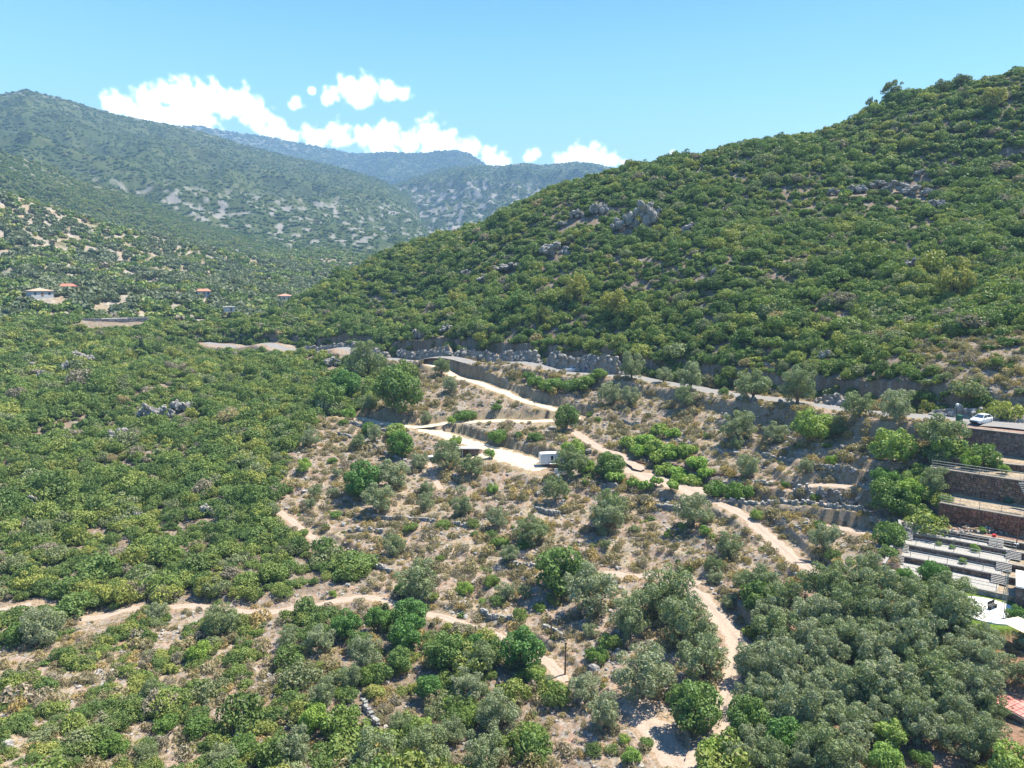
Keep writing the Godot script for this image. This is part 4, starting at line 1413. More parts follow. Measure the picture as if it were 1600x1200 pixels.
func build_scrub() -> void:
	var near_shapes := []
	var far_shapes := []
	var stems: ArrayMesh = trunk(900, 0.12, 0.5, 0.055, 5)
	for k in 6:
		near_shapes.append(crown(800 + k, 28, 0.20, 0.42, 2700, 0.072, 0.42, 0.78, -0.15, 0.62, 0.2))
		far_shapes.append(crown(820 + k, 20, 0.22, 0.44, 760, 0.125, 0.42, 0.8, -0.1, 0.75, 0.2))
	var r := RandomNumberGenerator.new()
	r.seed = 31
	var bushes := []     # [apparent size, transform, tint, shape]
	var l0 := log(NEAR)
	for n in 94000:
		var a := r.randf_range(-0.74, 0.74)
		var d := sqrt(r.randf_range(46.0 * 46.0, 470.0 * 470.0))
		var x := sin(a) * d
		var z := -cos(a) * d
		var c := fan_cell(x, z)
		if seen_from[int(c.x) * (ROWS + 1) + int(c.y)] > 4.5:
			continue
		var kind := spot_at(x, z)
		var off := Vector2(x - SPOT.yard.x, z - SPOT.yard.z)
		var sight := Vector2(SPOT.yard.x, SPOT.yard.z).normalized()
		if absf(off.cross(sight)) < 14.0 and off.dot(sight) < 9.0 and off.dot(sight) > -24.0:
			continue
		if kind == 2 or kind == 3 or kind == 8 or on_outcrop(x, z):
			continue
		var gap := soft.get_noise_2d(x * 0.07, z * 0.07)
		var size := minf(1.16 * exp(r.randfn() * 0.44), 2.6)
		size *= 1.0 + 0.55 * coarse.get_noise_2d(x * 0.025 + 9.0, z * 0.025)
		var keep := 0.75
		match kind:
			0:
				keep = 0.78 if gap < 0.33 else 0.22
				if d > 200.0:
					size *= 1.1
			1:
				keep = 0.02 if gap < 0.2 else 0.06
				size *= 0.5
			4:
				keep = 0.06
				size *= 0.5
			5:
				keep = 1.0 if gap < 0.12 else 0.12
				size *= 0.62
			6:
				keep = 0.55 if gap < 0.05 else 0.08
				size *= 0.95
			9:
				keep = 0.0
			7:
				keep = 0.25
				size *= 0.7
		if r.randf() > keep:
			continue
		if kind == 0 and r.randf() < 0.06:
			size *= 1.35
		var basis := Basis(Vector3.UP, r.randf() * TAU).scaled(Vector3(size, size * r.randf_range(0.75, 1.25), size * r.randf_range(0.85, 1.15)))
		bushes.append([size / d, Transform3D(basis, on_ground(x, z, -0.15)), scrub_tint(x, z, r), r.randi() % 6])
		if kind == 5 and r.randf() < 0.7:   # low scrub grows closer
			var x2 := x + r.randf_range(-1.2, 1.2)
			var z2 := z + r.randf_range(-1.2, 1.2)
			bushes.append([size / d, Transform3D(basis, on_ground(x2, z2, -0.15)), scrub_tint(x2, z2, r), r.randi() % 6])
	bushes.sort_custom(func(p: Array, q: Array) -> bool: return p[0] > q[0])
	var hues := {}
	for i in mini(300, bushes.size()):
		var b: Array = bushes[i]
		var tf: Transform3D = b[1]
		var col: Color = b[2]
		var key := Vector3i(roundi(col.r * 40.0), roundi(col.g * 40.0), roundi(col.b * 25.0))
		if not hues.has(key):
			hues[key] = leaf_material(col.r / LEAF_GAIN, col.g / LEAF_GAIN, col.b / LEAF_GAIN)
		var word := "yellow-green" if col.r > col.g * 0.86 else ("greyish green" if col.b > col.g * 0.42 else ("deep green" if col.g < 0.2 else "mid-green"))
		var o := thing("maquis_bush", word + " rounded maquis bush growing in the foreground scrub", "bush", tf.origin, 0.0, "maquis bushes in the foreground scrub")
		o.transform = tf
		part("stem", stems, mats.bark, o)
		part("foliage", near_shapes[b[3]], hues[key], o)
	var m := mass("maquis_scrub", "dense green maquis covering the hill and the ravine side", "scrub")
	var buckets := []
	var tints := []
	for k in 12:
		buckets.append([])
		tints.append(PackedColorArray())
	for i in range(300, bushes.size()):
		var b: Array = bushes[i]
		var k: int = b[3] + (0 if b[0] > 0.0085 else 6)
		buckets[k].append(b[1])
		tints[k].append(b[2])
	for k in 12:
		spread("bush", m, near_shapes[k] if k < 6 else far_shapes[k - 6], buckets[k], tints[k], mats.leaf)
	print("bushes ", bushes.size())
	build_dry(r)
	build_far_growth(r)


func on_outcrop(x: float, z: float) -> bool:
	for i in range(0, OUTCROPS.size(), 4):
		var dx: float = x - OUTCROPS[i]
		var dz: float = z - OUTCROPS[i + 1]
		var w: float = OUTCROPS[i + 2]
		if absf(dx) < w and absf(dz) < w:
			var line := Vector2(OUTCROPS[i], OUTCROPS[i + 1]).normalized()
			var away := Vector2(dx, dz)
			var depth := away.dot(line)
			if absf(away.cross(line)) < w * 0.5 and depth < 1.5 and depth > (-8.0 if OUTCROPS[i] > -60.0 else -5.0):
				return true
	return false


func build_dry(r: RandomNumberGenerator) -> void:
	var domes := []
	for k in 4:
		domes.append(crown(850 + k, 12, 0.32, 0.5, 420, 0.17, 0.3, 0.7, -0.1, 0.35, 0.2))
	var tuft := tuft_shape()
	var palette := [Color(0.36, 0.29, 0.15), Color(0.30, 0.26, 0.17), Color(0.40, 0.33, 0.20), Color(0.30, 0.25, 0.15), Color(0.33, 0.27, 0.21), Color(0.25, 0.22, 0.12), Color(0.42, 0.31, 0.14), Color(0.28, 0.24, 0.18)]
	var shrubs := []
	var grass := []
	var grass_tints := PackedColorArray()
	for n in 90000:
		var a := r.randf_range(-0.72, 0.74)
		var d := sqrt(r.randf_range(50.0 * 50.0, 262.0 * 262.0))
		var x := sin(a) * d
		var z := -cos(a) * d
		var kind := spot_at(x, z)
		if kind == 0 or kind == 2 or kind == 3 or kind == 8:
			if kind != 0 or n % 9:
				continue
		var gap := soft.get_noise_2d(x * 0.11 + 90.0, z * 0.11)
		if r.randf() < (0.34 if gap > 0.0 else 0.10) * (0.3 if kind == 4 else 1.0) * (1.8 if kind == 7 else 1.0):
			var size := 0.62 * exp(r.randfn() * 0.35)
			var b := Basis(Vector3.UP, r.randf() * TAU).scaled(Vector3(size, size * r.randf_range(0.8, 1.3), size))
			var c: Color = palette[r.randi() % palette.size()]
			shrubs.append([size / d, Transform3D(b, on_ground(x, z, -0.05)), c * r.randf_range(0.85, 1.15), r.randi() % 4])
		elif r.randf() < 0.65:
			var size := r.randf_range(0.3, 0.6)
			grass.append(Transform3D(Basis(Vector3.UP, r.randf() * TAU).scaled(Vector3(size, size * r.randf_range(0.6, 1.2), size)), on_ground(x, z, -0.03)))
			grass_tints.append(Color(0.50, 0.41, 0.24).lerp(Color(0.40, 0.31, 0.20), r.randf()) * r.randf_range(0.8, 1.15))
	shrubs.sort_custom(func(p: Array, q: Array) -> bool: return p[0] > q[0])
	var hues := {}
	for i in mini(300, shrubs.size()):
		var s: Array = shrubs[i]
		var c: Color = s[2]
		var key := Vector3i(roundi(c.r * 25.0), roundi(c.g * 25.0), roundi(c.b * 20.0))
		if not hues.has(key):
			hues[key] = leaf_material(c.r / LEAF_GAIN, c.g / LEAF_GAIN, c.b / LEAF_GAIN)
		var o := part("dry_shrub", domes[s[3]], hues[key], self)
		o.name = numbered("dry_shrub")
		o.transform = s[1]
		tag(o, ("straw coloured" if c.r > 0.36 else ("greyish brown" if c.b > c.r * 0.6 else ("brown" if c.r > 0.27 else "dull olive"))) + " low sun-dried shrub tuft on the bare stony ground", "shrub", "dry shrubs on the stony ground")
	var m := mass("dry_shrubs", "sun-dried brown and straw coloured shrubs over the terraces", "dry scrub")
	for k in 4:
		var where := []
		var tints := PackedColorArray()
		for i in range(300, shrubs.size()):
			if shrubs[i][3] == k:
				where.append(shrubs[i][1])
				tints.append(shrubs[i][2])
		spread("shrub", m, domes[k], where, tints, mats.leaf)
	var g := mass("dry_grass", "tufts of straw coloured dry grass over the terraces", "grass")
	spread("tufts", g, tuft, grass, grass_tints, mats.leaf)
	print("shrubs ", shrubs.size(), " grass ", grass.size())


func tuft_shape() -> ArrayMesh:
	var r := RandomNumberGenerator.new()
	r.seed = 77
	var st := begin()
	for i in 22:
		var a := r.randf() * TAU
		var root := Vector3(r.randf_range(-0.5, 0.5), 0, r.randf_range(-0.5, 0.5))
		var tip := root + Vector3(cos(a) * 0.5, r.randf_range(0.4, 1.0), sin(a) * 0.5)
		var side := Vector3(-sin(a), 0, cos(a)) * 0.07
		st.set_color(Color.WHITE * r.randf_range(0.75, 1.2))
		for v: Vector3 in [root - side, tip, root + side]:
			st.add_vertex(v)
	return finish(st)


func build_far_growth(r: RandomNumberGenerator) -> void:
	var shapes := []
	for k in 4:
		shapes.append(crown(870 + k, 9, 0.36, 0.55, 110, 0.30, 0.45, 0.85, 0.0, 0.8, 0.2))
	var m := mass("valley_trees", "olive orchards and woods covering the valley side with the houses", "woodland")
	var where := [[], [], [], []]
	var tints := [PackedColorArray(), PackedColorArray(), PackedColorArray(), PackedColorArray()]
	var column := {}
	for n in 42000:
		var a := r.randf_range(-0.72, 0.06)
		var d := 400.0 + 850.0 * pow(r.randf(), 1.15)
		var x := sin(a) * d
		var z := -cos(a) * d
		var p := Vector3(x, valley_y(x, z), z)
		if hidden_spot(p, column):
			continue
		var b := soft.get_noise_2d(x * 0.016, z * 0.016 + 60.0)
		var g := soft.get_noise_2d(x * 0.05, z * 0.05 + 30.0)
		if g > (0.22 if a > -0.42 else 0.0) and r.randf() < 0.85:
			continue
		var near_house := false
		for h: String in ["house1", "house2", "house3", "house4", "shed"]:
			var s: Vector3 = SPOT[h]
			var away := Vector2(x - s.x, z - s.z)
			var line := Vector2(s.x, s.z).normalized()
			if away.length() < 5.0 or (absf(away.cross(line)) < 4.5 and away.dot(line) < 0.0 and away.dot(line) > -11.0):
				near_house = true
		if near_house:
			continue
		var size := r.randf_range(1.4, 3.0)
		var c := scrub_tint(x, z, r)
		if b > -0.05 and d < 900.0:
			c = Color(0.175, 0.205, 0.125) * r.randf_range(0.85, 1.15)
			size = r.randf_range(2.0, 3.2)
		var k := r.randi() % 4
		where[k].append(Transform3D(Basis(Vector3.UP, r.randf() * TAU).scaled(Vector3(size, size * r.randf_range(0.8, 1.25), size)), p))
		tints[k].append(c)
	for k in 4:
		spread("tree", m, shapes[k], where[k], tints[k], mats.leaf)
	print("valley ", where[0].size() * 4)
	for mt: Array in mountains:
		var f := mass(mt[4] + "_woods", {"middle_hill": "scrub on the low hill behind the valley houses", "mountain": "scrub covering the long mountain slope", "gorge_mountain": "scrub among the cliffs of the gorge", "far_ridge": "woods on the bluish farthest ridge"}[mt[4]], "woodland")
		var spots_ := []
		var hue := PackedColorArray()
		var place: Callable = mt[3]
		var nr: int = mt[2]
		var scale: float = {"middle_hill": 2.2, "mountain": 3.0, "gorge_mountain": 3.6, "far_ridge": 6.0}[mt[4]]
		for n in 30000:
			var a := r.randf_range(maxf(mt[0], -0.7), mt[1])
			var j := r.randi_range(int(nr * 0.06), int(nr * 0.8))
			var p: Vector3 = place.call(0, j, a)
			if soft.get_noise_2d(p.x / scale * 0.06, p.z / scale * 0.06) > 0.28:
				continue
			if rock_share(p, mt[5], (p.y - mt[6]) / (mt[7] - mt[6]), mt[4]) > 0.35:
				continue
			var size := scale * r.randf_range(0.6, 1.5)
			spots_.append(Transform3D(Basis(Vector3.UP, r.randf() * TAU).scaled(Vector3(size, size * 0.75, size)), p - Vector3(0, size * 0.15, 0)))
			hue.append(scrub_tint(p.x * 0.1, p.z * 0.1, r) * 0.95)
		spread("trees", f, shapes[0], spots_, hue, mats.leaf)


func hidden_spot(p: Vector3, column: Dictionary) -> bool:
	# lies lower than the near hill that stands before it
	var a := atan2(p.x, -p.z)
	var key := int((a - ANGLE_MIN) / (ANGLE_MAX - ANGLE_MIN) * COLUMNS)
	if not column.has(key):
		var most := -9.0
		for j in ROWS + 1:
			var rr := NEAR * exp(log(FAR / NEAR) * j / ROWS)
			most = maxf(most, (heights[key * (ROWS + 1) + j] - EYE_HEIGHT) / rr)
		column[key] = most
	return (p.y + 5.0 - EYE_HEIGHT) / Vector2(p.x, p.z).length() < float(column[key])


# ---------------------------------------------------------------- rock

func boulder(st: SurfaceTool, at: Vector3, size: Vector3, turn: Basis, seed_: int, lat := 8, lon := 11) -> void:
	var n := FastNoiseLite.new()
	n.seed = seed_
	n.frequency = 0.9
	n.fractal_octaves = 3
	var cell := FastNoiseLite.new()
	cell.seed = seed_ + 1
	cell.noise_type = FastNoiseLite.TYPE_CELLULAR
	cell.frequency = 0.8
	var grid := []
	for i in lat + 1:
		for j in lon:
			var el := (float(i) / lat - 0.5) * PI
			var az := TAU * j / lon
			var d := Vector3(cos(el) * cos(az), sin(el), cos(el) * sin(az))
			var e := d.abs()
			var cube := 1.0 / maxf(e.x, maxf(e.y, e.z))
			var r := lerpf(1.0, cube, 0.45) * (0.86 + 0.34 * n.get_noise_3dv(d * 1.3) + 0.22 * cell.get_noise_3dv(d * 1.6))
			grid.append(at + turn * (d * r * size))
	for i in lat:
		for j in lon:
			var k := (j + 1) % lon
			var a: Vector3 = grid[i * lon + j]
			var t := n.get_noise_3dv((a - at) / size * 2.5)
			var c := Color(0.44, 0.42, 0.39).lerp(Color(0.27, 0.26, 0.25), smoothstep(0.0, 0.4, t)).lerp(Color(0.44, 0.33, 0.23), smoothstep(0.12, 0.45, -t) * 0.55)
			st.set_color(c * 1.1)
			quad(st, a, grid[i * lon + k], grid[(i + 1) * lon + k], grid[(i + 1) * lon + j])


func build_rocks() -> void:
	var r := RandomNumberGenerator.new()
	r.seed = 91
	# bedrock outcrops
	var shapes := []
	for k in 5:
		var st := begin()
		for b in 18:
			var w := r.randf_range(0.14, 0.40)
			var x := r.randf_range(-0.85, 0.85)
			boulder(st, Vector3(x, r.randf_range(-0.05, 0.62) * (1.0 - 0.7 * absf(x)), r.randf_range(-0.35, 0.35)), Vector3(w, r.randf_range(0.10, 0.27), w * r.randf_range(0.7, 1.2)), Basis(Vector3(0.3, 0, 1).normalized(), r.randf_range(-0.7, 0.7)) * Basis(Vector3.UP, r.randf() * TAU), 40 + k * 10 + b, 12, 14)
		shapes.append(finish(st))
	for i in OUTCROPS.size() / 4:
		var x: float = OUTCROPS[i * 4]
		var z: float = OUTCROPS[i * 4 + 1]
		var o := part("rock_outcrop", shapes[i % 5], mats.stone, self)
		o.name = numbered("rock_outcrop")
		o.position = on_ground(x, z, 0.7)
		o.rotation.y = -atan2(x, -z) + r.randf_range(-0.3, 0.3)
		var w: float = OUTCROPS[i * 4 + 2]
		o.scale = Vector3(w * 0.62, maxf(float(OUTCROPS[i * 4 + 3]) * 0.95, 2.8), w * 0.55)
		tag(o, ("wide" if w > 9.0 else ("mid-sized" if w > 5.5 else "small")) + " jagged grey limestone outcrop " + ("high on the scrubby hill" if o.position.y > 95.0 else ("midway up the scrubby hill" if o.position.y > 60.0 else "low on the hill above the road")) if x > -60.0 else ("wide" if w > 7.0 else "small") + " jagged pale limestone outcrop in the ravine scrub", "rock", "limestone outcrops")
	# rock faces above the road
	var n := 0
	for c: Array in cut_lines():
		var h: float = c[0]
		var line: PackedVector2Array = c[1]
		var st := begin()
		var steps := int(ceilf(line[0].distance_to(line[line.size() - 1]) / 0.55))
		var up := 14
		var curve := Curve2D.new()
		for q in line:
			curve.add_point(q)
		var grid := []
		for i in steps + 1:
			var q := curve.sample_baked(curve.get_baked_length() * i / steps)
			var back := q.normalized()
			var foot := ground_y(q.x, q.y)
			var taper := minf(1.0, 0.35 + minf(i, steps - i) * 0.12)
			var top := h * taper * (0.95 + 0.35 * soft.get_noise_2d(q.x * 0.12, q.y * 0.12 + n))
			for k in up + 2:
				var t := float(k) / up
				var push := 0.5 + t * 1.7 + ridged.get_noise_3d(q.x * 0.16, t * h * 0.04, q.y * 0.16) * 0.9 - soft.get_noise_3d(q.x * 0.5, t * h * 0.5, q.y * 0.5) * 0.9
				var y := foot - 0.4 + (top + 0.4) * minf(t, 1.0)
				if k > up:
					push += 3.0
					y -= 0.8
				grid.append(Vector3(q.x + back.x * push, y, q.y + back.y * push))
		for i in steps:
			for k in up + 1:
				var at := i * (up + 2) + k
				var p: Vector3 = grid[at]
				var v := soft.get_noise_3d(p.x * 0.35, p.y * 0.12, p.z * 0.35)
				st.set_color(Color(0.42, 0.385, 0.35).lerp(Color(0.48, 0.37, 0.26), smoothstep(-0.1, 0.3, v)).lerp(Color(0.29, 0.27, 0.255), smoothstep(0.05, 0.4, -v)))
				quad(st, p, grid[at + up + 2], grid[at + up + 3], grid[at + 1])
		for i in range(0, steps, 2):   # broken blocks on the face
			for b in 2:
				var k := r.randi_range(0, up)
				var s := r.randf_range(0.35, 1.1)
				boulder(st, grid[i * (up + 2) + k], Vector3(s, s * r.randf_range(0.6, 1.3), s * 0.8), Basis(Vector3(r.randf(), 1, r.randf()).normalized(), r.randf() * TAU), 900 + i * 3 + b, 5, 7)
		var o := part("roadside_cliff", st, mats.stone, self)
		o.name = numbered("roadside_cliff")
		tag(o, ["low broken rock cut beside the road behind the dark trees", "rock cut above the road where the pale track branches off", "streaked grey rock cut above the straight of the road", "tall grey rock cut behind the silver car and rubbish bins", "short rock ledge above the roadside under dark bushes", "low rocky bank above the road opposite the white car"][n], "cliff", "rock cuts along the road")
		n += 1
	# dry stone walls
	var at := 0
	for k in STONE_WALL_COUNTS.size():
		var cnt := int(STONE_WALL_COUNTS[k])
		var line := polygon(STONE_WALL_POINTS.slice(at, at + cnt * 2))
		at += cnt * 2
		var st := begin()
		for s in line.size() - 1:
			var len_ := line[s].distance_to(line[s + 1])
			var turn := -(line[s + 1] - line[s]).angle()
			for i in int(len_ / 0.34):
				var q := line[s].lerp(line[s + 1], (i + 0.5) * 0.34 / len_)
				q += q.normalized() * soft.get_noise_2d(i * 0.15, k * 9.0) * 0.5
				var rows := 3 + (1 if soft.get_noise_2d(i * 0.1, k * 5.0 + 3.0) > 0.1 else 0) - (2 if soft.get_noise_2d(i * 0.2, k * 3.0) > 0.25 else 0)
				for y in rows:
					var g := r.randf_range(0.30, 0.56)
					st.set_color(Color(g, g * r.randf_range(0.94, 0.98), g * r.randf_range(0.86, 0.95)))
					box(st, on_ground(q.x + r.randf_range(-0.08, 0.08), q.y + r.randf_range(-0.08, 0.08), 0.1 + y * 0.24), Vector3(r.randf_range(0.3, 0.5), r.randf_range(0.2, 0.32), r.randf_range(0.35, 0.6)), Basis(Vector3.UP, turn + r.randf_range(-0.3, 0.3)) * Basis(Vector3.RIGHT, r.randf_range(-0.2, 0.2)), r.randf_range(0.75, 1.0))
		var o := part("dry_stone_wall", st, mats.stone, self)
		o.name = numbered("dry_stone_wall")
		var c := line[0]
		tag(o, "crumbling grey dry stone terrace wall " + ("below the pale caravan track" if c.x < 20.0 and c.y < -130.0 else ("across the terraces near the vine rows" if c.y < -110.0 else "by the lower red earth path")), "stone wall", "dry stone terrace walls")
	# single boulders and loose stones
	var rounds := []
	for k in 4:
		var st := begin()
		boulder(st, Vector3(0, 0.15, 0), Vector3(1.0, 0.65, 0.8), Basis(), 700 + k * 3, 6, 8)
		rounds.append(finish(st))
	var loose := [[], [], [], []]
	var tints := [PackedColorArray(), PackedColorArray(), PackedColorArray(), PackedColorArray()]
	var big := []
	for i in 60000:
		var a := r.randf_range(-0.72, 0.74)
		var d := sqrt(r.randf_range(50.0 * 50.0, 262.0 * 262.0))
		var x := sin(a) * d
		var z := -cos(a) * d
		var kind := spot_at(x, z)
		if kind in [2, 3, 4, 8] or (kind == 0 and i % 12):
			continue
		var g := soft.get_noise_2d(x * 0.08 + 300.0, z * 0.08) + soft.get_noise_2d(x * 0.4, z * 0.4) * 0.5
		var fall := absf(ground_y(x, z) - ground_y(x * 0.994, z * 0.994)) / (d * 0.006)
		if g < 0.06 and r.randf() > 0.12 + (0.5 if fall > 0.5 else 0.0):
			continue
		var s := 0.2 * exp(r.randfn() * 0.5)
		var b := Basis(Vector3.UP, r.randf() * TAU).scaled(Vector3(s, s * r.randf_range(0.7, 1.2), s))
		var k := r.randi() % 4
		if s > 0.55 and big.size() < 150 and d < 200.0:
			big.append([Transform3D(b, on_ground(x, z)), k])
		else:
			loose[k].append(Transform3D(b, on_ground(x, z)))
			tints[k].append(Color.WHITE * r.randf_range(0.85, 1.25))
	for q: Array in big:
		var o := part("limestone_boulder", rounds[q[1]], mats.stone, self)
		o.name = numbered("limestone_boulder")
		o.transform = q[0]
		tag(o, "grey limestone boulder lying on the dry terraced ground", "boulder", "limestone boulders on the terraces")
	var m := mass("loose_stones", "grey limestone rubble strewn over the terraces and paths", "stones")
	for k in 4:
		spread("stones", m, rounds[k], loose[k], tints[k], mats.stone)
	print("stones ", loose[0].size() * 4)


# ---------------------------------------------------------------- garden

func masonry(st: SurfaceTool, a: Vector2, b: Vector2, low: float, high: float, tone: Color, r: RandomNumberGenerator, course := 0.34) -> void:
	var along := (b - a).normalized()
	var out := Vector2(-along.y, along.x)
	if out.dot(a) > 0.0:
		out = -out
	var len_ := a.distance_to(b)
	var turn := Basis(Vector3.UP, -along.angle())
	var y := low
	while y < high - 0.05:
		var h := minf(course * r.randf_range(0.8, 1.2), high - y)
		var s := r.randf_range(-0.2, 0.0)
		while s < len_:
			var w := r.randf_range(0.32, 0.72)
			var p := a + along * (s + w * 0.5) + out * r.randf_range(0.0, 0.09)
			var g := r.randf_range(0.62, 1.45)
			st.set_color(Color(tone.r * g * r.randf_range(0.9, 1.15), tone.g * g, tone.b * g * r.randf_range(0.85, 1.15)))
			box(st, Vector3(p.x, y + h * 0.5, p.y), Vector3(w - 0.05, h - 0.04, 0.5), turn * Basis(Vector3.BACK, r.randf_range(-0.06, 0.06)), r.randf_range(0.84, 1.0))
			s += w
		y += h


func railing(called: String, label: String, pts: Array, tall: float, gap: float, rails: Array, m: Material) -> void:
	var t := thing(called, label, "railing", pts[0], 0.0, "")
	var st := begin()
	for i in pts.size() - 1:
		var a: Vector3 = pts[i] - pts[0]
		var b: Vector3 = pts[i + 1] - pts[0]
		for f: float in rails:
			tube(st, a + Vector3(0, tall * f, 0), b + Vector3(0, tall * f, 0), 0.03, 0.03, 5)
		var n := maxi(1, int(a.distance_to(b) / gap))
		for k in n + (1 if i == pts.size() - 2 else 0):
			var p := a.lerp(b, float(k) / n)
			var q := begin()
			tube(q, p, p + Vector3(0, tall, 0), 0.035, 0.035, 5)
			part("post", q, m, t)
	part("rails", st, m, t)


func build_garden() -> void:
	var r := RandomNumberGenerator.new()
	r.seed = 17
	var lines := wall_lines()
	var labels := ["tall dark stone retaining wall holding up the road by the white car", "low stone wall edging the planting bed under the road wall", "tall brown stone retaining wall above the sandy terrace", "red-brown stone retaining wall under the sandy terrace", "uppermost stone tier wall under the rubble strip", "second stone tier wall between the white garden paths", "third stone tier wall between the white garden paths", "lowest stone tier wall above the lawn", "low white kerb wall along the edge of the lawn"]
	var tones := [Color(0.27, 0.215, 0.185), Color(0.31, 0.225, 0.165), Color(0.30, 0.21, 0.16), Color(0.36, 0.18, 0.12), Color(0.30, 0.215, 0.175), Color(0.30, 0.215, 0.175), Color(0.30, 0.215, 0.175), Color(0.31, 0.215, 0.165), Color(0.55, 0.53, 0.50)]
	for k in lines.size():
		var line: PackedVector2Array = lines[k]
		var top: float = WALL_HEADS[k * 2]
		var low: float = WALL_HEADS[k * 2 + 2] if k + 1 < lines.size() else EYE_HEIGHT - 38.8
		var t := thing("retaining_wall", labels[k], "wall", Vector3.ZERO, 0.0, "garden retaining walls")
		var core := begin()
		core.set_color(tones[k])
		var face := begin()
		var cap := begin()
		cap.set_color(Color(0.42, 0.37, 0.31))
		for i in line.size() - 1:
			var a := line[i]
			var b := line[i + 1]
			var mid := (a + b) * 0.5
			var turn := Basis(Vector3.UP, -(b - a).angle())
			var back := mid.normalized()
			var len_ := a.distance_to(b)
			var base := low - 0.6
			box(core, Vector3(mid.x + back.x * 0.75, (top - 0.06 + base) * 0.5, mid.y + back.y * 0.75), Vector3(len_ + 0.3, top - 0.06 - base, 1.1), turn)
			box(cap, Vector3(mid.x + back.x * 0.3, top + 0.02, mid.y + back.y * 0.3), Vector3(len_ + 0.1, 0.14, 0.75), turn)
			masonry(face, a + back * 0.28, b + back * 0.28, low - 0.2, top - 0.05, tones[k], r)
		part("core", core, mats.stone, t)
		var f := part("masonry", face, mats.stone, t)
		f.set_meta("kind", "stuff")
		part("coping", cap, mats.concrete, t)
	# white paths on the tiers
	for k in range(5, 9):
		var st := begin()
		st.set_color(Color(0.50, 0.475, 0.44))
		var up: PackedVector2Array = lines[k - 1]
		var dn: PackedVector2Array = lines[k]
		var y: float = WALL_HEADS[k * 2] + 0.11
		for i in 2:
			quad(st, v3(up[i] * 1.003, y), v3(up[i + 1] * 1.003, y), v3(dn[i + 1], y), v3(dn[i], y))
		var o := part("garden_path", st, mats.concrete, self)
		o.name = numbered("garden_path")
		o.set_meta("kind", "structure")
		var pts := []
		for i in 3:
			pts.append(v3(dn[i] * 1.004, y))
		railing("railing", "dark metal railing along the " + ["upper", "second", "third", "lowest"][k - 5] + " white garden path", pts, 0.95, 2.0, [0.98, 0.55], mats.steel)
	# stairs at both ends of the tiers
	for side in 2:
		var t := thing("garden_stairs", "narrow white stairs climbing the garden tiers beside the sloping wall" if side == 0 else "wide white stairs climbing the garden tiers beside the stone house", "stairs", Vector3.ZERO, 0.0, "garden stairs")
		for k in range(4, 8):
			var hi: float = WALL_HEADS[k * 2]
			var lo: float = WALL_HEADS[k * 2 + 2]
			var line: PackedVector2Array = lines[k]
			var along := (line[1] - line[0]).normalized()
			var p := line[0] + along * 0.9 if side == 0 else line[2] - along * 0.2
			var out := -p.normalized()
			for s in 6:
				var st := begin()
				st.set_color(Color(0.52, 0.49, 0.45))
				var q := p + out * (s * 0.26 - 0.1)
				var top := lerpf(hi, lo, s / 6.0)
				box(st, Vector3(q.x, top + 0.08, q.y), Vector3(1.1 if side == 0 else 1.7, 0.09, 0.3), Basis(Vector3.UP, -along.angle()))
				part("step", st, mats.concrete, t)
	# white sloping wall at the left end
	var slope := thing("sloping_wall", "white rendered wall stepping down the open end of the tiers", "wall")
	for k in range(4, 8):
		var a: Vector2 = lines[k][0]
		var b: Vector2 = lines[k + 1][0]
		var st := begin()
		st.set_color(Color(0.46, 0.43, 0.40))
		var top: float = WALL_HEADS[k * 2] + 0.35
		var mid := (a + b) * 0.5 - Vector2(0.3, 0)
		box(st, Vector3(mid.x, top - 1.6, mid.y), Vector3(a.distance_to(b) + 0.35, 3.2, 0.35), Basis(Vector3.UP, -(b - a).angle()))
		part("panel", st, mats.concrete, slope)
	# fence along the sandy terraces
	for k in [2, 3]:
		var pts := []
		for q: Vector2 in lines[k]:
			pts.append(v3(q * 1.006, WALL_HEADS[k * 2]))
		railing("wire_fence", "thin wire fence on posts along the " + ("strip under the planting bed" if k == 2 else "edge of the sandy terrace"), pts, 1.1, 2.4, [0.97, 0.6, 0.25], mats.steel)
	# lawn furniture, patio, mast
	var pt := SPOT.patio as Vector3
	pt += Vector3(-0.7, 0, 0.4)
	pt.y = EYE_HEIGHT - 38.8
	var disc := CylinderMesh.new()
	disc.top_radius = 3.7
	disc.bottom_radius = 3.8
	disc.height = 0.5
	disc.radial_segments = 64
	var patio := thing("round_patio", "large round white paved patio set in the lawn", "patio", pt)
	part("paving", disc, mats.white, patio, Vector3(0, -0.1, 0))
	var bench := thing("garden_bench", "small dark bench standing on the round white patio", "bench", pt + Vector3(0.8, 0.15, -0.3), 0.5)
	for s: float in [-0.6, 0.6]:
		var st := begin()
		box(st, Vector3(s, 0.2, 0), Vector3(0.08, 0.4, 0.4))
		part("leg", st, mats.dark, bench)
	var st := begin()
	box(st, Vector3(0, 0.43, 0), Vector3(1.5, 0.06, 0.45))
	part("seat", st, mats.dark, bench)
	st = begin()
	box(st, Vector3(0, 0.72, -0.2), Vector3(1.5, 0.4, 0.05))
	part("backrest", st, mats.dark, bench)
	var mast := thing("lattice_mast", "slender steel lattice mast rising beside the round patio", "mast", Vector3(SPOT.mast.x, EYE_HEIGHT - 38.8, SPOT.mast.z))
	var feet := [Vector3(0.3, 0, 0), Vector3(-0.15, 0, 0.26), Vector3(-0.15, 0, -0.26)]
	for f: Vector3 in feet:
		st = begin()
		tube(st, f, f * 0.45 + Vector3(0, 6.0, 0), 0.035, 0.03, 5)
		part("leg", st, mats.steel, mast)
	st = begin()
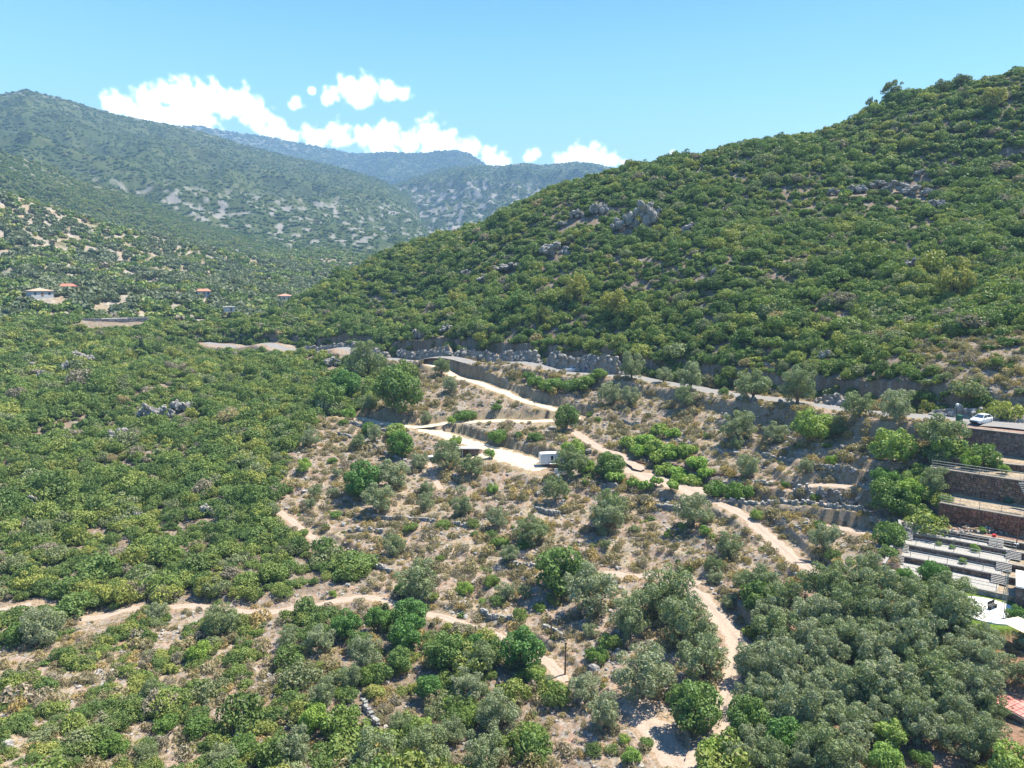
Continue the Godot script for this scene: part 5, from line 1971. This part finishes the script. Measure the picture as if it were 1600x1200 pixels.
	for i in 12:
		for k in 3:
			var a: Vector3 = feet[k] * lerpf(1.0, 0.45, i / 12.0) + Vector3(0, i * 0.5, 0)
			var b: Vector3 = feet[(k + 1) % 3] * lerpf(1.0, 0.45, (i + 1) / 12.0) + Vector3(0, i * 0.5 + 0.5, 0)
			tube(st, a, b, 0.018, 0.018, 4)
	part("bracing", st, mats.steel, mast)
	# stone house at the edge of the garden
	var corner := Vector3(SPOT.housecorner.x, EYE_HEIGHT - 38.8, SPOT.housecorner.z)
	var house := thing("stone_house", "stone and ochre plaster house at the foot of the tiers", "house", corner, -0.61)
	st = begin()
	st.set_color(Color(0.25, 0.20, 0.17))
	box(st, Vector3(4.0, 1.2, -3.0), Vector3(7.4, 2.8, 5.4))
	part("wall", st, mats.stone, house)
	st = begin()
	masonry_box(st, Vector3(4.0, 0, -3.0), Vector2(7.5, 5.5), 2.6, r)
	part("stone_facing", st, mats.stone, house).set_meta("kind", "stuff")
	st = begin()
	box(st, Vector3(4.0, 2.72, -3.0), Vector3(8.0, 0.2, 6.0))
	part("ledge", st, mats.white, house)
	st = begin()
	st.set_color(Color(0.42, 0.33, 0.22))
	box(st, Vector3(5.6, 4.3, -3.3), Vector3(5.6, 3.0, 5.0))
	part("upper_wall", st, mats.concrete, house)
	for x: float in [3.4, 6.0]:
		st = begin()
		box(st, Vector3(x, 4.3, -0.78), Vector3(0.9, 1.1, 0.08))
		var w := part("window", st, mats.wood, house)
		st = begin()
		box(st, Vector3(x, 4.3, -0.73), Vector3(0.75, 0.95, 0.03))
		part("pane", st, mats.glass, w)
	st = begin()
	box(st, Vector3(5.6, 5.9, -3.3), Vector3(5.8, 0.2, 5.2))
	part("roof", st, mats.plaster, house)
	# odds and ends on the terraces
	var heap := thing("rubble_heap", "heap of rubble, sacks and planks under the red-brown wall", "rubble", v3(lines[3][1] * 0.985, EYE_HEIGHT - 35.0))
	st = begin()
	for i in 60:
		var g := r.randf_range(0.35, 0.75)
		st.set_color(Color(g, g * 0.9, g * 0.78))
		box(st, Vector3(r.randfn() * 1.5, r.randf() * 0.5, r.randfn() * 0.5), Vector3(r.randf_range(0.15, 0.5), 0.18, 0.25), Basis(Vector3(r.randf(), r.randf(), 0.3).normalized(), r.randf() * 3.0))
	part("rubble", st, mats.stone, heap).set_meta("kind", "stuff")
	for i in 5:
		st = begin()
		box(st, Vector3(r.randf_range(-1, 1), 0.5, r.randf_range(-0.4, 0.4)), Vector3(2.4, 0.05, 0.16), Basis(Vector3(0.1, 1, 0.2).normalized(), r.randf_range(-0.5, 0.5)))
		part("plank", st, mats.wood, heap)
	var pail := thing("red_bucket", "small bright red bucket at the end of the rubble strip", "bucket", v3(lines[4][2] * 1.008 - Vector2(0.6, 0), EYE_HEIGHT - 34.95))
	st = begin()
	tube(st, Vector3.ZERO, Vector3(0, 0.42, 0), 0.2, 0.26, 12)
	part("pail", st, plain(0.55, 0.03, 0.03, 0.4), pail)
	st = begin()
	tube(st, Vector3(-0.25, 0.42, 0), Vector3(0, 0.6, 0), 0.015)
	tube(st, Vector3(0.25, 0.42, 0), Vector3(0, 0.6, 0), 0.015)
	part("handle", st, mats.steel, pail)
	var tank := thing("garden_tank", "dark green lidded plastic tank on the sandy terrace", "tank", v3(Vector2(SPOT.gardentank.x, SPOT.gardentank.z), EYE_HEIGHT - 32.2), 0.4)
	st = begin()
	box(st, Vector3(0, 0.35, 0), Vector3(1.2, 0.7, 0.8), Basis(), 1.08)
	part("body", st, plain(0.03, 0.07, 0.045, 0.5), tank)
	st = begin()
	box(st, Vector3(0, 0.74, 0), Vector3(1.34, 0.08, 0.94))
	part("lid", st, plain(0.05, 0.10, 0.07, 0.5), tank)
	var flight := thing("terrace_stairs", "open metal stairs with handrails beside the tall brown wall", "stairs", v3(lines[2][2] * 0.994, 0))
	for i in 14:
		st = begin()
		box(st, Vector3(-0.2 + i * 0.02, EYE_HEIGHT - 32.2 + 3.5 * (1.0 - i / 14.0), i * 0.22), Vector3(1.0, 0.05, 0.24))
		part("step", st, mats.steel, flight)
	for s: float in [-0.7, 0.3]:
		st = begin()
		tube(st, Vector3(s, EYE_HEIGHT - 27.7, 0), Vector3(s + 0.28, EYE_HEIGHT - 31.2, 3.0), 0.03)
		tube(st, Vector3(s, EYE_HEIGHT - 28.7, 0), Vector3(s + 0.28, EYE_HEIGHT - 32.2, 3.0), 0.04)
		part("handrail", st, mats.steel, flight)
	var pole := thing("iron_post", "rusty iron post standing at the end of the red-brown wall", "post", v3(lines[3][2] * 0.985 - Vector2(1.6, -1.3), EYE_HEIGHT - 35.0))
	st = begin()
	tube(st, Vector3.ZERO, Vector3(0, 3.4, 0), 0.07)
	part("shaft", st, plain(0.16, 0.07, 0.05, 0.8), pole)
	st = begin()
	box(st, Vector3(0, 0.05, 0), Vector3(0.4, 0.1, 0.4))
	part("foot", st, mats.concrete, pole)
	# red paved walk under the olives
	var walk := Node3D.new()
	walk.name = "brick_walk"
	walk.position = on_ground(SPOT.red.x, SPOT.red.z, 0.1)
	walk.rotation = Vector3(0.05, 0.45, 0)
	walk.set_meta("kind", "structure")
	add_child(walk)
	var clay := [plain(0.46, 0.19, 0.17), plain(0.52, 0.23, 0.20), plain(0.42, 0.17, 0.15)]
	var slab := begin()
	box(slab, Vector3.ZERO, Vector3(0.56, 0.1, 0.56), Basis(), 0.96)
	var slab_mesh := finish(slab)
	for i in range(-3, 4):
		for j in range(-7, 9):
			part("paver", slab_mesh, clay[r.randi() % 3], walk, Vector3(i * 0.6, r.randf_range(-0.01, 0.01), j * 0.6))
	slab = begin()
	slab.set_color(Color(0.36, 0.30, 0.26))
	box(slab, Vector3(0, -0.3, 0.3), Vector3(4.4, 0.5, 9.8))
	part("bed", slab, mats.concrete, walk)
	for k: String in ["rock1", "rock2"]:
		st = begin()
		boulder(st, Vector3(0, 0.5, 0), Vector3(1.5, 1.1, 1.1), Basis(Vector3.UP, 0.5), 801 + k.length(), 12, 16)
		var o := part("pale_boulder", st, mats.white_stone, self)
		o.name = numbered("pale_boulder")
		o.position = on_ground(SPOT[k].x, SPOT[k].z)
		o.scale = Vector3.ONE * (1.0 if k == "rock1" else 0.8)
		tag(o, "big pale boulder under the olives beside the red paving" if k == "rock1" else "smaller pale boulder behind the big one under the olives", "boulder")
	var shade := thing("parasol", "square cream parasol standing at the edge of the lawn", "parasol", on_ground(SPOT.parasol.x, SPOT.parasol.z), 0.3)
	st = begin()
	tube(st, Vector3.ZERO, Vector3(0, 2.7, 0), 0.04)
	part("pole", st, mats.wood, shade)
	st = begin()
	box(st, Vector3(0, 2.6, 0), Vector3(3.0, 0.5, 3.0), Basis(), 0.06)
	part("canopy", st, plain(0.70, 0.62, 0.44, 0.9), shade)
	st = begin()
	box(st, Vector3(0, 0.06, 0), Vector3(0.6, 0.12, 0.6))
	part("base", st, mats.concrete, shade)


func v3(p: Vector2, y: float) -> Vector3:
	return Vector3(p.x, y, p.y)


func masonry_box(st: SurfaceTool, at: Vector3, size: Vector2, tall: float, r: RandomNumberGenerator) -> void:
	for side in 4:
		var turn := Basis(Vector3.UP, side * PI / 2)
		var w := size.x if side % 2 == 0 else size.y
		var d := (size.y if side % 2 == 0 else size.x) * 0.5
		var y := -0.1
		while y < tall:
			var s := -w * 0.5
			while s < w * 0.5 - 0.2:
				var l := r.randf_range(0.3, 0.65)
				var g := r.randf_range(0.6, 1.4)
				st.set_color(Color(0.25 * g, 0.20 * g, 0.17 * g))
				box(st, at + turn * Vector3(s + l * 0.5, y + 0.16, d), Vector3(l - 0.04, 0.29, 0.2), turn, r.randf_range(0.85, 1.0))
				s += l
			y += 0.32


# ---------------------------------------------------------------- vehicles and small buildings

func wheel(parent: Node3D, at: Vector3, r: float) -> void:
	var st := begin()
	tube(st, Vector3(0, 0, -0.1), Vector3(0, 0, 0.1), r, r, 20)
	var w := part("wheel", st, mats.rubber, parent, at)
	st = begin()
	tube(st, Vector3(0, 0, -0.11), Vector3(0, 0, 0.11), r * 0.62, r * 0.62, 14)
	part("rim", st, mats.alloy, w)


func car(called: String, label: String, paint: Material, at: Vector3, turn: float, length: float) -> void:
	# hatchback, nose towards -x
	var t := thing(called, label, "car", at, turn, "parked cars")
	var h := length * 0.5
	var w := 0.88
	# stations: x, half width, sill, shoulder
	var s := [[-h, 0.62, 0.36, 0.60], [-h * 0.96, 0.78, 0.24, 0.72], [-h * 0.80, w, 0.20, 0.80], [-h * 0.42, w, 0.18, 0.95], [0.0, w, 0.18, 0.98], [h * 0.55, w, 0.18, 1.0], [h * 0.88, w * 0.97, 0.22, 1.02], [h * 0.98, w * 0.88, 0.30, 0.95], [h, w * 0.80, 0.42, 0.80]]
	var st := begin()
	for i in s.size() - 1:
		var a: Array = s[i]
		var b: Array = s[i + 1]
		for side: float in [-1.0, 1.0]:
			var q := [[1.0, 0.0], [1.03, 0.35], [1.02, 0.8], [0.9, 1.0], [0.0, 1.04]]
			for k in 4:
				var p := []
				for e: Array in [[a, q[k]], [b, q[k]], [b, q[k + 1]], [a, q[k + 1]]]:
					var c: Array = e[0]
					var m: Array = e[1]
					p.append(Vector3(c[0], lerpf(c[2], c[3], m[1]), side * c[1] * m[0]))
				quad(st, p[0], p[1], p[2], p[3])
	for e: Array in [s[0], s[8]]:
		quad(st, Vector3(e[0], e[2], -e[1]), Vector3(e[0], e[2], e[1]), Vector3(e[0], e[3], e[1] * 0.9), Vector3(e[0], e[3], -e[1] * 0.9))
	part("body", st, paint, t)
	st = begin()
	box(st, Vector3(0, 0.24, 0), Vector3(length * 0.9, 0.2, 1.5))
	part("underbody", st, mats.dark, t)
	# cabin
	var f0 := Vector3(-h * 0.44, 0.95, 0.74)
	var f1 := Vector3(-h * 0.10, 1.44, 0.58)
	var r1 := Vector3(h * 0.62, 1.46, 0.58)
	var r0 := Vector3(h * 0.92, 1.0, 0.74)
	var flip := Vector3(1, 1, -1)
	st = begin()
	quad(st, f1, r1, r1 * flip, f1 * flip)
	box(st, (f1 + r1) * Vector3(0.5, 0.5, 0) + Vector3(0, 0.03, 0), Vector3(r1.x - f1.x, 0.07, 1.18), Basis(), 0.9)
	part("roof", st, paint, t)
	st = begin()
	quad(st, f0, f1, f1 * flip, f0 * flip)
	part("windscreen", st, mats.glass, t)
	st = begin()
	quad(st, r0, r1, r1 * flip, r0 * flip)
	part("rear_window", st, mats.glass, t)
	for side: float in [-1.0, 1.0]:
		var k := Vector3(1, 1, side)
		st = begin()
		quad(st, f0 * k, f1 * k, r1 * k, r0 * k)
		part("side_window", st, mats.glass, t)
		for e: Array in [[f0, f1], [r0, r1], [Vector3(h * 0.2, 0.96, 0.75), Vector3(h * 0.2, 1.46, 0.59)]]:
			st = begin()
			tube(st, e[0] * k, e[1] * k, 0.045, 0.04, 5)
			part("pillar", st, paint, t)
		st = begin()
		box(st, Vector3(-h * 0.94, 0.66, side * 0.60), Vector3(0.16, 0.14, 0.30))
		part("headlight", st, mats.lens, t)
		st = begin()
		box(st, Vector3(h * 0.975, 0.82, side * 0.68), Vector3(0.08, 0.22, 0.2))
		part("tail_light", st, mats.red_lens, t)
		st = begin()
		box(st, Vector3(-h * 0.36, 1.02, side * 0.92), Vector3(0.14, 0.12, 0.18))
		part("mirror", st, paint, t)
		wheel(t, Vector3(-h * 0.62, 0.31, side * 0.80), 0.31)
		wheel(t, Vector3(h * 0.62, 0.31, side * 0.80), 0.31)
	st = begin()
	box(st, Vector3(-h - 0.005, 0.44, 0), Vector3(0.05, 0.16, 1.1))
	part("grille", st, mats.dark, t)


func bin(called: String, label: String, colour: Color, at: Vector3, turn: float, size: Vector3) -> void:
	var t := thing(called, label, "bin", at, turn, "rubbish bins by the road")
	var m := plain(colour.r, colour.g, colour.b, 0.5)
	var st := begin()
	box(st, Vector3(0, size.y * 0.52, 0), Vector3(size.x * 0.86, size.y * 0.8, size.z * 0.8), Basis(), 1.12)
	part("body", st, m, t)
	st = begin()
	box(st, Vector3(0, size.y * 0.97, 0), Vector3(size.x, size.y * 0.12, size.z), Basis(), 0.86)
	part("lid", st, m, t)
	for x: float in [-0.4, 0.4]:
		for z: float in [-0.35, 0.35]:
			st = begin()
			tube(st, Vector3(x * size.x - 0.03, 0.09, z * size.z), Vector3(x * size.x + 0.03, 0.09, z * size.z), 0.09, 0.09, 10)
			part("wheel", st, mats.rubber, t)


func level_of(k: int, p: Vector3) -> Vector3:
	# the surface of road k nearest to a point
	var r: Dictionary = roads[k]
	var pts: PackedVector2Array = r.points
	var best := 0
	for i in pts.size():
		if pts[i].distance_squared_to(Vector2(p.x, p.z)) < pts[best].distance_squared_to(Vector2(p.x, p.z)):
			best = i
	return Vector3(p.x, maxf(r.levels[best], ground_y(p.x, p.z)) + 0.02, p.z)


func house(label: String, at: Vector3, turn: float, w: float, d: float, h: float, wall: Material, roof: Material, hip: float) -> void:
	var t := thing("village_house", label, "house", at, turn, "houses across the valley")
	var st := begin()
	box(st, Vector3(0, h * 0.5 - 1.0, 0), Vector3(w, h + 2.0, d))
	part("wall", st, wall, t)
	st = begin()
	var e := Vector3(w * 0.5 + 0.5, h, d * 0.5 + 0.5)
	var k := w * 0.5 - hip
	var a := Vector3(-k, h + 1.4, 0)
	var b := Vector3(k, h + 1.4, 0)
	quad(st, Vector3(-e.x, h, e.z), a, b, Vector3(e.x, h, e.z))
	quad(st, Vector3(e.x, h, -e.z), b, a, Vector3(-e.x, h, -e.z))
	for v: Vector3 in [Vector3(-e.x, h, -e.z), a, Vector3(-e.x, h, e.z), Vector3(e.x, h, e.z), b, Vector3(e.x, h, -e.z)]:
		st.add_vertex(v)
	box(st, Vector3(0, h - 0.08, 0), Vector3(e.x * 2, 0.16, e.z * 2))
	var rf := part("roof", st, roof, t)
	st = begin()
	box(st, Vector3(k * 0.6, h + 1.4, -0.5), Vector3(0.6, 1.2, 0.6))
	part("chimney", st, wall, rf)
	for i in 3:
		st = begin()
		box(st, Vector3(w * (-0.32 + 0.32 * i), h * 0.52 if i != 1 else h * 0.38, d * 0.5 + 0.03), Vector3(1.1, 1.3 if i != 1 else 2.1, 0.1))
		var o := part("window" if i != 1 else "door", st, mats.wood, t)
		if i != 1:
			st = begin()
			box(st, Vector3(w * (-0.32 + 0.32 * i), h * 0.52, d * 0.5 + 0.08), Vector3(0.9, 1.1, 0.04))
			part("pane", st, mats.glass, o)


func build_things() -> void:
	var r := RandomNumberGenerator.new()
	r.seed = 55
	car("white_car", "white hatchback parked at the roadside above the stone retaining wall", plain(0.64, 0.65, 0.66, 0.18), level_of(0, SPOT.white_car + Vector3(1.0, 0, -1.2)), 0.5, 4.3)
	car("silver_car", "light silver-blue hatchback parked at the foot of the rock cut", plain(0.48, 0.54, 0.60, 0.22, 0.3), level_of(0, SPOT.silver + Vector3(0.6, 0, -1.6)), 0.12, 4.1)
	bin("blue_bin", "blue wheeled bin standing between the silver car and green bins", Color(0.05, 0.12, 0.42), level_of(0, SPOT.blue_bin + Vector3(0, 0, -2.0)), 0.2, Vector3(1.3, 1.4, 1.0))
	bin("wheeled_bin", "greyish green wheeled bin next to the blue bin", Color(0.20, 0.27, 0.23), level_of(0, SPOT.green_bin + Vector3(0, 0, -2.0)), 0.15, Vector3(1.5, 1.4, 1.1))
	bin("wheeled_bin", "dark green wheeled bin at the end of the bin row", Color(0.03, 0.13, 0.07), level_of(0, SPOT.green_bin2 + Vector3(0.3, 0, -2.0)), 0.1, Vector3(1.5, 1.4, 1.1))
	bin("wheeled_bin", "small dark green bin under the street lamp by the retaining wall", Color(0.03, 0.11, 0.07), level_of(0, SPOT.street_bin), 0.3, Vector3(0.9, 1.2, 0.8))
	# street lamp
	var lamp := thing("street_lamp", "thin post lamp with a white globe at the end of the retaining wall", "street lamp", level_of(0, SPOT.lamp))
	var st := begin()
	tube(st, Vector3(0, -0.3, 0), Vector3(0, 2.7, 0), 0.06, 0.045, 8)
	part("pole", st, mats.dark, lamp)
	var ball := SphereMesh.new()
	ball.radius = 0.26
	ball.height = 0.52
	part("globe", ball, mats.white, lamp, Vector3(0, 2.9, 0))
	build_caravan()
	build_yard(r)
	# poles on the lower path
	for k: String in ["post1", "post2"]:
		var tall := 2.9 if k == "post1" else 4.6
		var t := thing("wooden_pole", "short bare dark pole beside the dry stone wall and dark tree" if k == "post1" else "taller dark wooden pole standing on the red earth path", "pole", on_ground(SPOT[k].x, SPOT[k].z, -0.2))
		st = begin()
		tube(st, Vector3.ZERO, Vector3(0.05, tall, 0), 0.13, 0.09, 8)
		part("shaft", st, mats.wood, t)
		st = begin()
		box(st, Vector3(0.05, tall - 0.1, 0), Vector3(0.3, 0.12, 0.3))
		part("cap", st, mats.dark, t)
	# houses across the valley
	var grey := plain(0.40, 0.41, 0.43, 0.9)
	var red := mats.roof_tile as Material
	for e: Array in [["house1", "grey stone house with a pale hipped roof across the valley", 10.5, 7.0, 3.0, grey, plain(0.36, 0.26, 0.19, 0.9), 4.5, 0.35], ["house2", "low house with a long bright red roof beside a bare terrace", 8.0, 5.0, 1.3, mats.plaster, plain(0.38, 0.14, 0.10, 0.9), 1.2, 0.1], ["house3", "small grey house with an orange roof among the olives", 7.6, 5.0, 2.8, grey, red, 1.0, 0.2], ["house4", "pale house with a salmon hipped roof above the wooded spur", 9.5, 7.0, 3.2, mats.plaster, plain(0.40, 0.22, 0.16, 0.9), 4.0, -0.1]]:
		var p: Vector3 = SPOT[e[0]]
		p.y = maxf(valley_y(p.x, p.z), p.y - 1.5)
		house(e[1], p, -atan2(p.x, -p.z) + float(e[8]), e[2], e[3], e[4], e[5], e[6], e[7])
	# pale terraced yard cut into the scrub of the ravine
	var yd := on_ground(SPOT.yard.x, SPOT.yard.z)
	var yard := thing("gravel_terrace", "pale gravel terrace with a grey stone retaining wall in the ravine scrub", "terrace", yd, -atan2(yd.x, -yd.z))
	st = begin()
	for e: Array in [[-9.5, 9.0], [0.5, 11.0], [10.5, 9.0]]:
		var low := -1.2 if e[0] < -5.0 else 0.2
		masonry(st, Vector2(e[0] - e[1] * 0.5, 2.0), Vector2(e[0] + e[1] * 0.5, 2.0), low - 1.0, 1.6 + absf(e[0]) * 0.05, Color(0.40, 0.39, 0.37), r, 0.5)
	part("masonry", st, mats.stone, yard).set_meta("kind", "stuff")
	st = begin()
	st.set_color(Color(0.36, 0.345, 0.32))
	box(st, Vector3(0.5, 0.2, -3.5), Vector3(29.0, 2.8, 10.0))
	part("gravel_bed", st, mats.ground, yard)
	var p: Vector3 = SPOT.shed
	p.y = maxf(valley_y(p.x, p.z), p.y - 0.5)
	var shed := thing("flat_roofed_shed", "flat-roofed white shed on a bare sandy mound", "shed", p, 0.5)
	st = begin()
	box(st, Vector3(0, 0.8, 0), Vector3(5.5, 2.8, 4.0))
	part("wall", st, mats.plaster, shed)
	st = begin()
	box(st, Vector3(0, 2.3, 0), Vector3(6.4, 0.2, 4.8))
	part("roof", st, mats.white, shed)
	st = begin()
	box(st, Vector3(0.8, 0.8, 2.02), Vector3(1.0, 2.0, 0.08))
	part("door", st, mats.wood, shed)


func build_caravan() -> void:
	var at := level_of(3, SPOT.caravan)
	var t := thing("caravan", "old white caravan parked against the cut bank of the yard", "caravan", at, 0.16)
	# rounded box body, swept along its length
	var outline := PackedVector2Array()
	for c: Array in [[-2.55, 0.55, PI, 1.5 * PI, 0.18], [2.55, 0.55, 1.5 * PI, TAU, 0.18], [2.45, 2.35, 0.0, 0.5 * PI, 0.42], [-2.40, 2.35, 0.5 * PI, PI, 0.42]]:
		for i in 6:
			var a: float = lerpf(c[2], c[3], i / 5.0)
			outline.append(Vector2(c[0] + (1.0 if c[0] < 0 else -1.0) * 0.0 + cos(a) * c[4], c[1] + sin(a) * c[4]))
	var st := begin()
	var w := 1.08
	for i in outline.size():
		var p := outline[i]
		var q := outline[(i + 1) % outline.size()]
		quad(st, Vector3(p.x, p.y, w), Vector3(q.x, q.y, w), Vector3(q.x, q.y, -w), Vector3(p.x, p.y, -w))
		for z: float in [-w, w]:
			for v: Vector3 in [Vector3(0, 1.5, z), Vector3(p.x, p.y, z), Vector3(q.x, q.y, z)]:
				st.add_vertex(v)
	part("body", st, plain(0.62, 0.62, 0.61, 0.45), t)
	st = begin()
	box(st, Vector3(0, 0.78, w + 0.005), Vector3(5.3, 0.10, 0.02))
	part("stripe", st, plain(0.30, 0.34, 0.42, 0.5), t)
	st = begin()
	box(st, Vector3(-1.4, 1.5, w + 0.01), Vector3(0.72, 1.85, 0.03))
	var door := part("door", st, plain(0.66, 0.67, 0.68, 0.5), t)
	st = begin()
	box(st, Vector3(-1.14, 1.45, w + 0.04), Vector3(0.1, 0.05, 0.05))
	part("handle", st, mats.dark, door)
	for e: Array in [[-0.15, 0.55, 1.0, mats.glass], [1.05, 1.15, 0.8, plain(0.36, 0.42, 0.52, 0.3)]]:
		st = begin()
		box(st, Vector3(e[0], 1.75, w + 0.01), Vector3(e[1] + 0.12, e[2] + 0.12, 0.03))
		var win := part("window", st, plain(0.5, 0.5, 0.5, 0.5), t)
		st = begin()
		box(st, Vector3(e[0], 1.75, w + 0.03), Vector3(e[1], e[2], 0.02))
		part("pane", st, e[3], win)
	st = begin()
	box(st, Vector3(-2.72, 1.8, 0), Vector3(0.05, 0.7, 1.5))
	part("end_window", st, mats.glass, t)
	st = begin()
	box(st, Vector3(0.2, 2.83, 0), Vector3(0.6, 0.12, 0.6), Basis(), 0.8)
	part("roof_vent", st, mats.white, t)
	for z: float in [-0.95, 0.95]:
		wheel(t, Vector3(0.1, 0.32, z), 0.32)
	st = begin()
	box(st, Vector3(0, 0.36, 0), Vector3(4.8, 0.12, 1.5))
	tube(st, Vector3(-2.4, 0.36, 0.5), Vector3(-3.7, 0.45, 0), 0.05)
	tube(st, Vector3(-2.4, 0.36, -0.5), Vector3(-3.7, 0.45, 0), 0.05)
	part("chassis", st, mats.steel, t)
	# brick skirt in front of it
	var skirt := thing("brick_planter", "low row of red bricks and pale blocks in front of the caravan", "planter", at + Vector3(0.3, 0, 0), 0.16)
	var m := [plain(0.30, 0.12, 0.08), plain(0.36, 0.16, 0.11), plain(0.26, 0.11, 0.08)]
	st = begin()
	box(st, Vector3.ZERO, Vector3(0.44, 0.2, 0.3), Basis(), 0.95)
	var b := finish(st)
	for y in 3:
		for i in 8:
			part("brick", b, m[(i * 3 + y * 5) % 3], skirt, Vector3(-0.9 + i * 0.46 + (y % 2) * 0.23, 0.1 + y * 0.21, 2.0))
	st = begin()
	box(st, Vector3(0.8, 0.7, 2.0), Vector3(4.0, 0.08, 0.45))
	part("capping", st, mats.white, skirt)


func build_yard(r: RandomNumberGenerator) -> void:
	# white parapet and pedestals beside the yard
	var at := on_ground(SPOT.plat.x, SPOT.plat.z, 0.0)
	var t := thing("white_parapet", "white rendered parapet with small pillars in the shade below the caravan", "wall", at, -0.08)
	var st := begin()
	box(st, Vector3(0.6, 0.3, 0), Vector3(3.6, 1.3, 0.25))
	part("wall", st, mats.white, t)
	st = begin()
	box(st, Vector3(5.0, -0.25, 1.2), Vector3(11.0, 0.5, 2.2))
	st.set_color(Color(0.5, 0.48, 0.45))
	part("platform", st, mats.concrete, t)
	for x: float in [3.5, 5.2, 6.9, 8.6]:
		st = begin()
		box(st, Vector3(x, 0.45, 0.4), Vector3(0.35, 1.2, 0.35), Basis(), 0.7)
		part("pillar", st, mats.white, t)
	st = begin()
	box(st, Vector3(1.6, 1.75, -1.2), Vector3(3.2, 0.1, 2.4), Basis(Vector3.RIGHT, 0.15))
	part("canopy", st, plain(0.10, 0.10, 0.10, 0.8), t)
	for x: float in [0.2, 3.0]:
		st = begin()
		tube(st, Vector3(x, -0.3, -0.3), Vector3(x, 1.7, -0.3), 0.05)
		part("canopy_post", st, mats.wood, t)
	# stone hut
	var hut := thing("stone_hut", "small stone hut with a pale slab roof and dark doorway under the yard", "hut", on_ground(SPOT.hut.x, SPOT.hut.z, 0.0), 0.25)
	for e: Array in [[-1.35, 0.0, 0.5, 2.0], [1.9, 0.0, 2.4, 2.0]]:
		st = begin()
		masonry_box(st, Vector3(e[0], -0.2, 0), Vector2(e[2], e[3]), 1.9, r)
		st.set_color(Color(0.25, 0.20, 0.17))
		box(st, Vector3(e[0], 0.85, 0), Vector3(float(e[2]) - 0.05, 2.1, float(e[3]) - 0.05))
		part("wall", st, mats.stone, hut)
	st = begin()
	box(st, Vector3(-0.2, 0.85, -0.9), Vector3(2.0, 2.1, 0.2))
	st.set_color(Color(0.26, 0.24, 0.22))
	part("back_wall", st, mats.stone, hut)
	st = begin()
	st.set_color(Color(0.60, 0.58, 0.55))
	box(st, Vector3(0.7, 2.0, 0), Vector3(5.2, 0.22, 2.8), Basis(Vector3.BACK, -0.06))
	part("roof", st, mats.concrete, hut)
	st = begin()
	box(st, Vector3(-0.75, 0.8, 0.9), Vector3(0.18, 2.0, 0.14))
	part("door_jamb", st, mats.white, hut)
	st = begin()
	box(st, Vector3(0.1, 0.8, 0.2), Vector3(1.2, 1.9, 0.06))
	part("door", st, mats.wood, hut)
	# water tank
	var tank := thing("water_tank", "small white topped water tank among the olive crowns", "tank", on_ground(SPOT.tank.x, SPOT.tank.z, 0.0), 0.1)
	st = begin()
	st.set_color(Color(0.25, 0.22, 0.2))
	box(st, Vector3(0, 0.35, 0), Vector3(1.9, 0.9, 1.2))
	part("stand", st, mats.stone, tank)
	st = begin()
	box(st, Vector3(0, 0.98, 0), Vector3(2.1, 0.36, 1.4), Basis(), 0.92)
	part("tank_top", st, mats.white, tank)
	# red edging walls of the vegetable plot
	var n := 0
	for e: Array in [[[26.0, -151.0], [32.0, -146.0]], [[33.5, -144.0], [46.0, -131.0]]]:
		var a := Vector2(e[0][0], e[0][1])
		var b := Vector2(e[1][0], e[1][1])
		var w := thing("brick_edging", ["short red brick edging at the top of the earth path", "long red brick edging between the earth path and green thicket"][n], "edging", on_ground(a.x, a.y))
		n += 1
		var count := int(a.distance_to(b) / 0.5)
		for i in count:
			st = begin()
			st.set_color(Color(0.30, 0.15, 0.11) * r.randf_range(0.8, 1.3))
			var q := a.lerp(b, (i + 0.5) / count)
			box(st, on_ground(q.x, q.y, 0.12) - w.position, Vector3(0.46, 0.5, 0.25), Basis(Vector3.UP, -(b - a).angle()), 0.95)
			part("brick", st, mats.brick, w)
	var bo := on_ground(SPOT.boul.x, SPOT.boul.z)
	st = begin()
	boulder(st, Vector3(0, 0.4, 0), Vector3(1.0, 0.8, 0.9), Basis(), 333, 10, 14)
	var o := part("pale_boulder", st, mats.white_stone, self)
	o.name = numbered("pale_boulder")
	o.position = bo
	tag(o, "pale rounded boulder on the slope between caravan and earth path", "boulder")
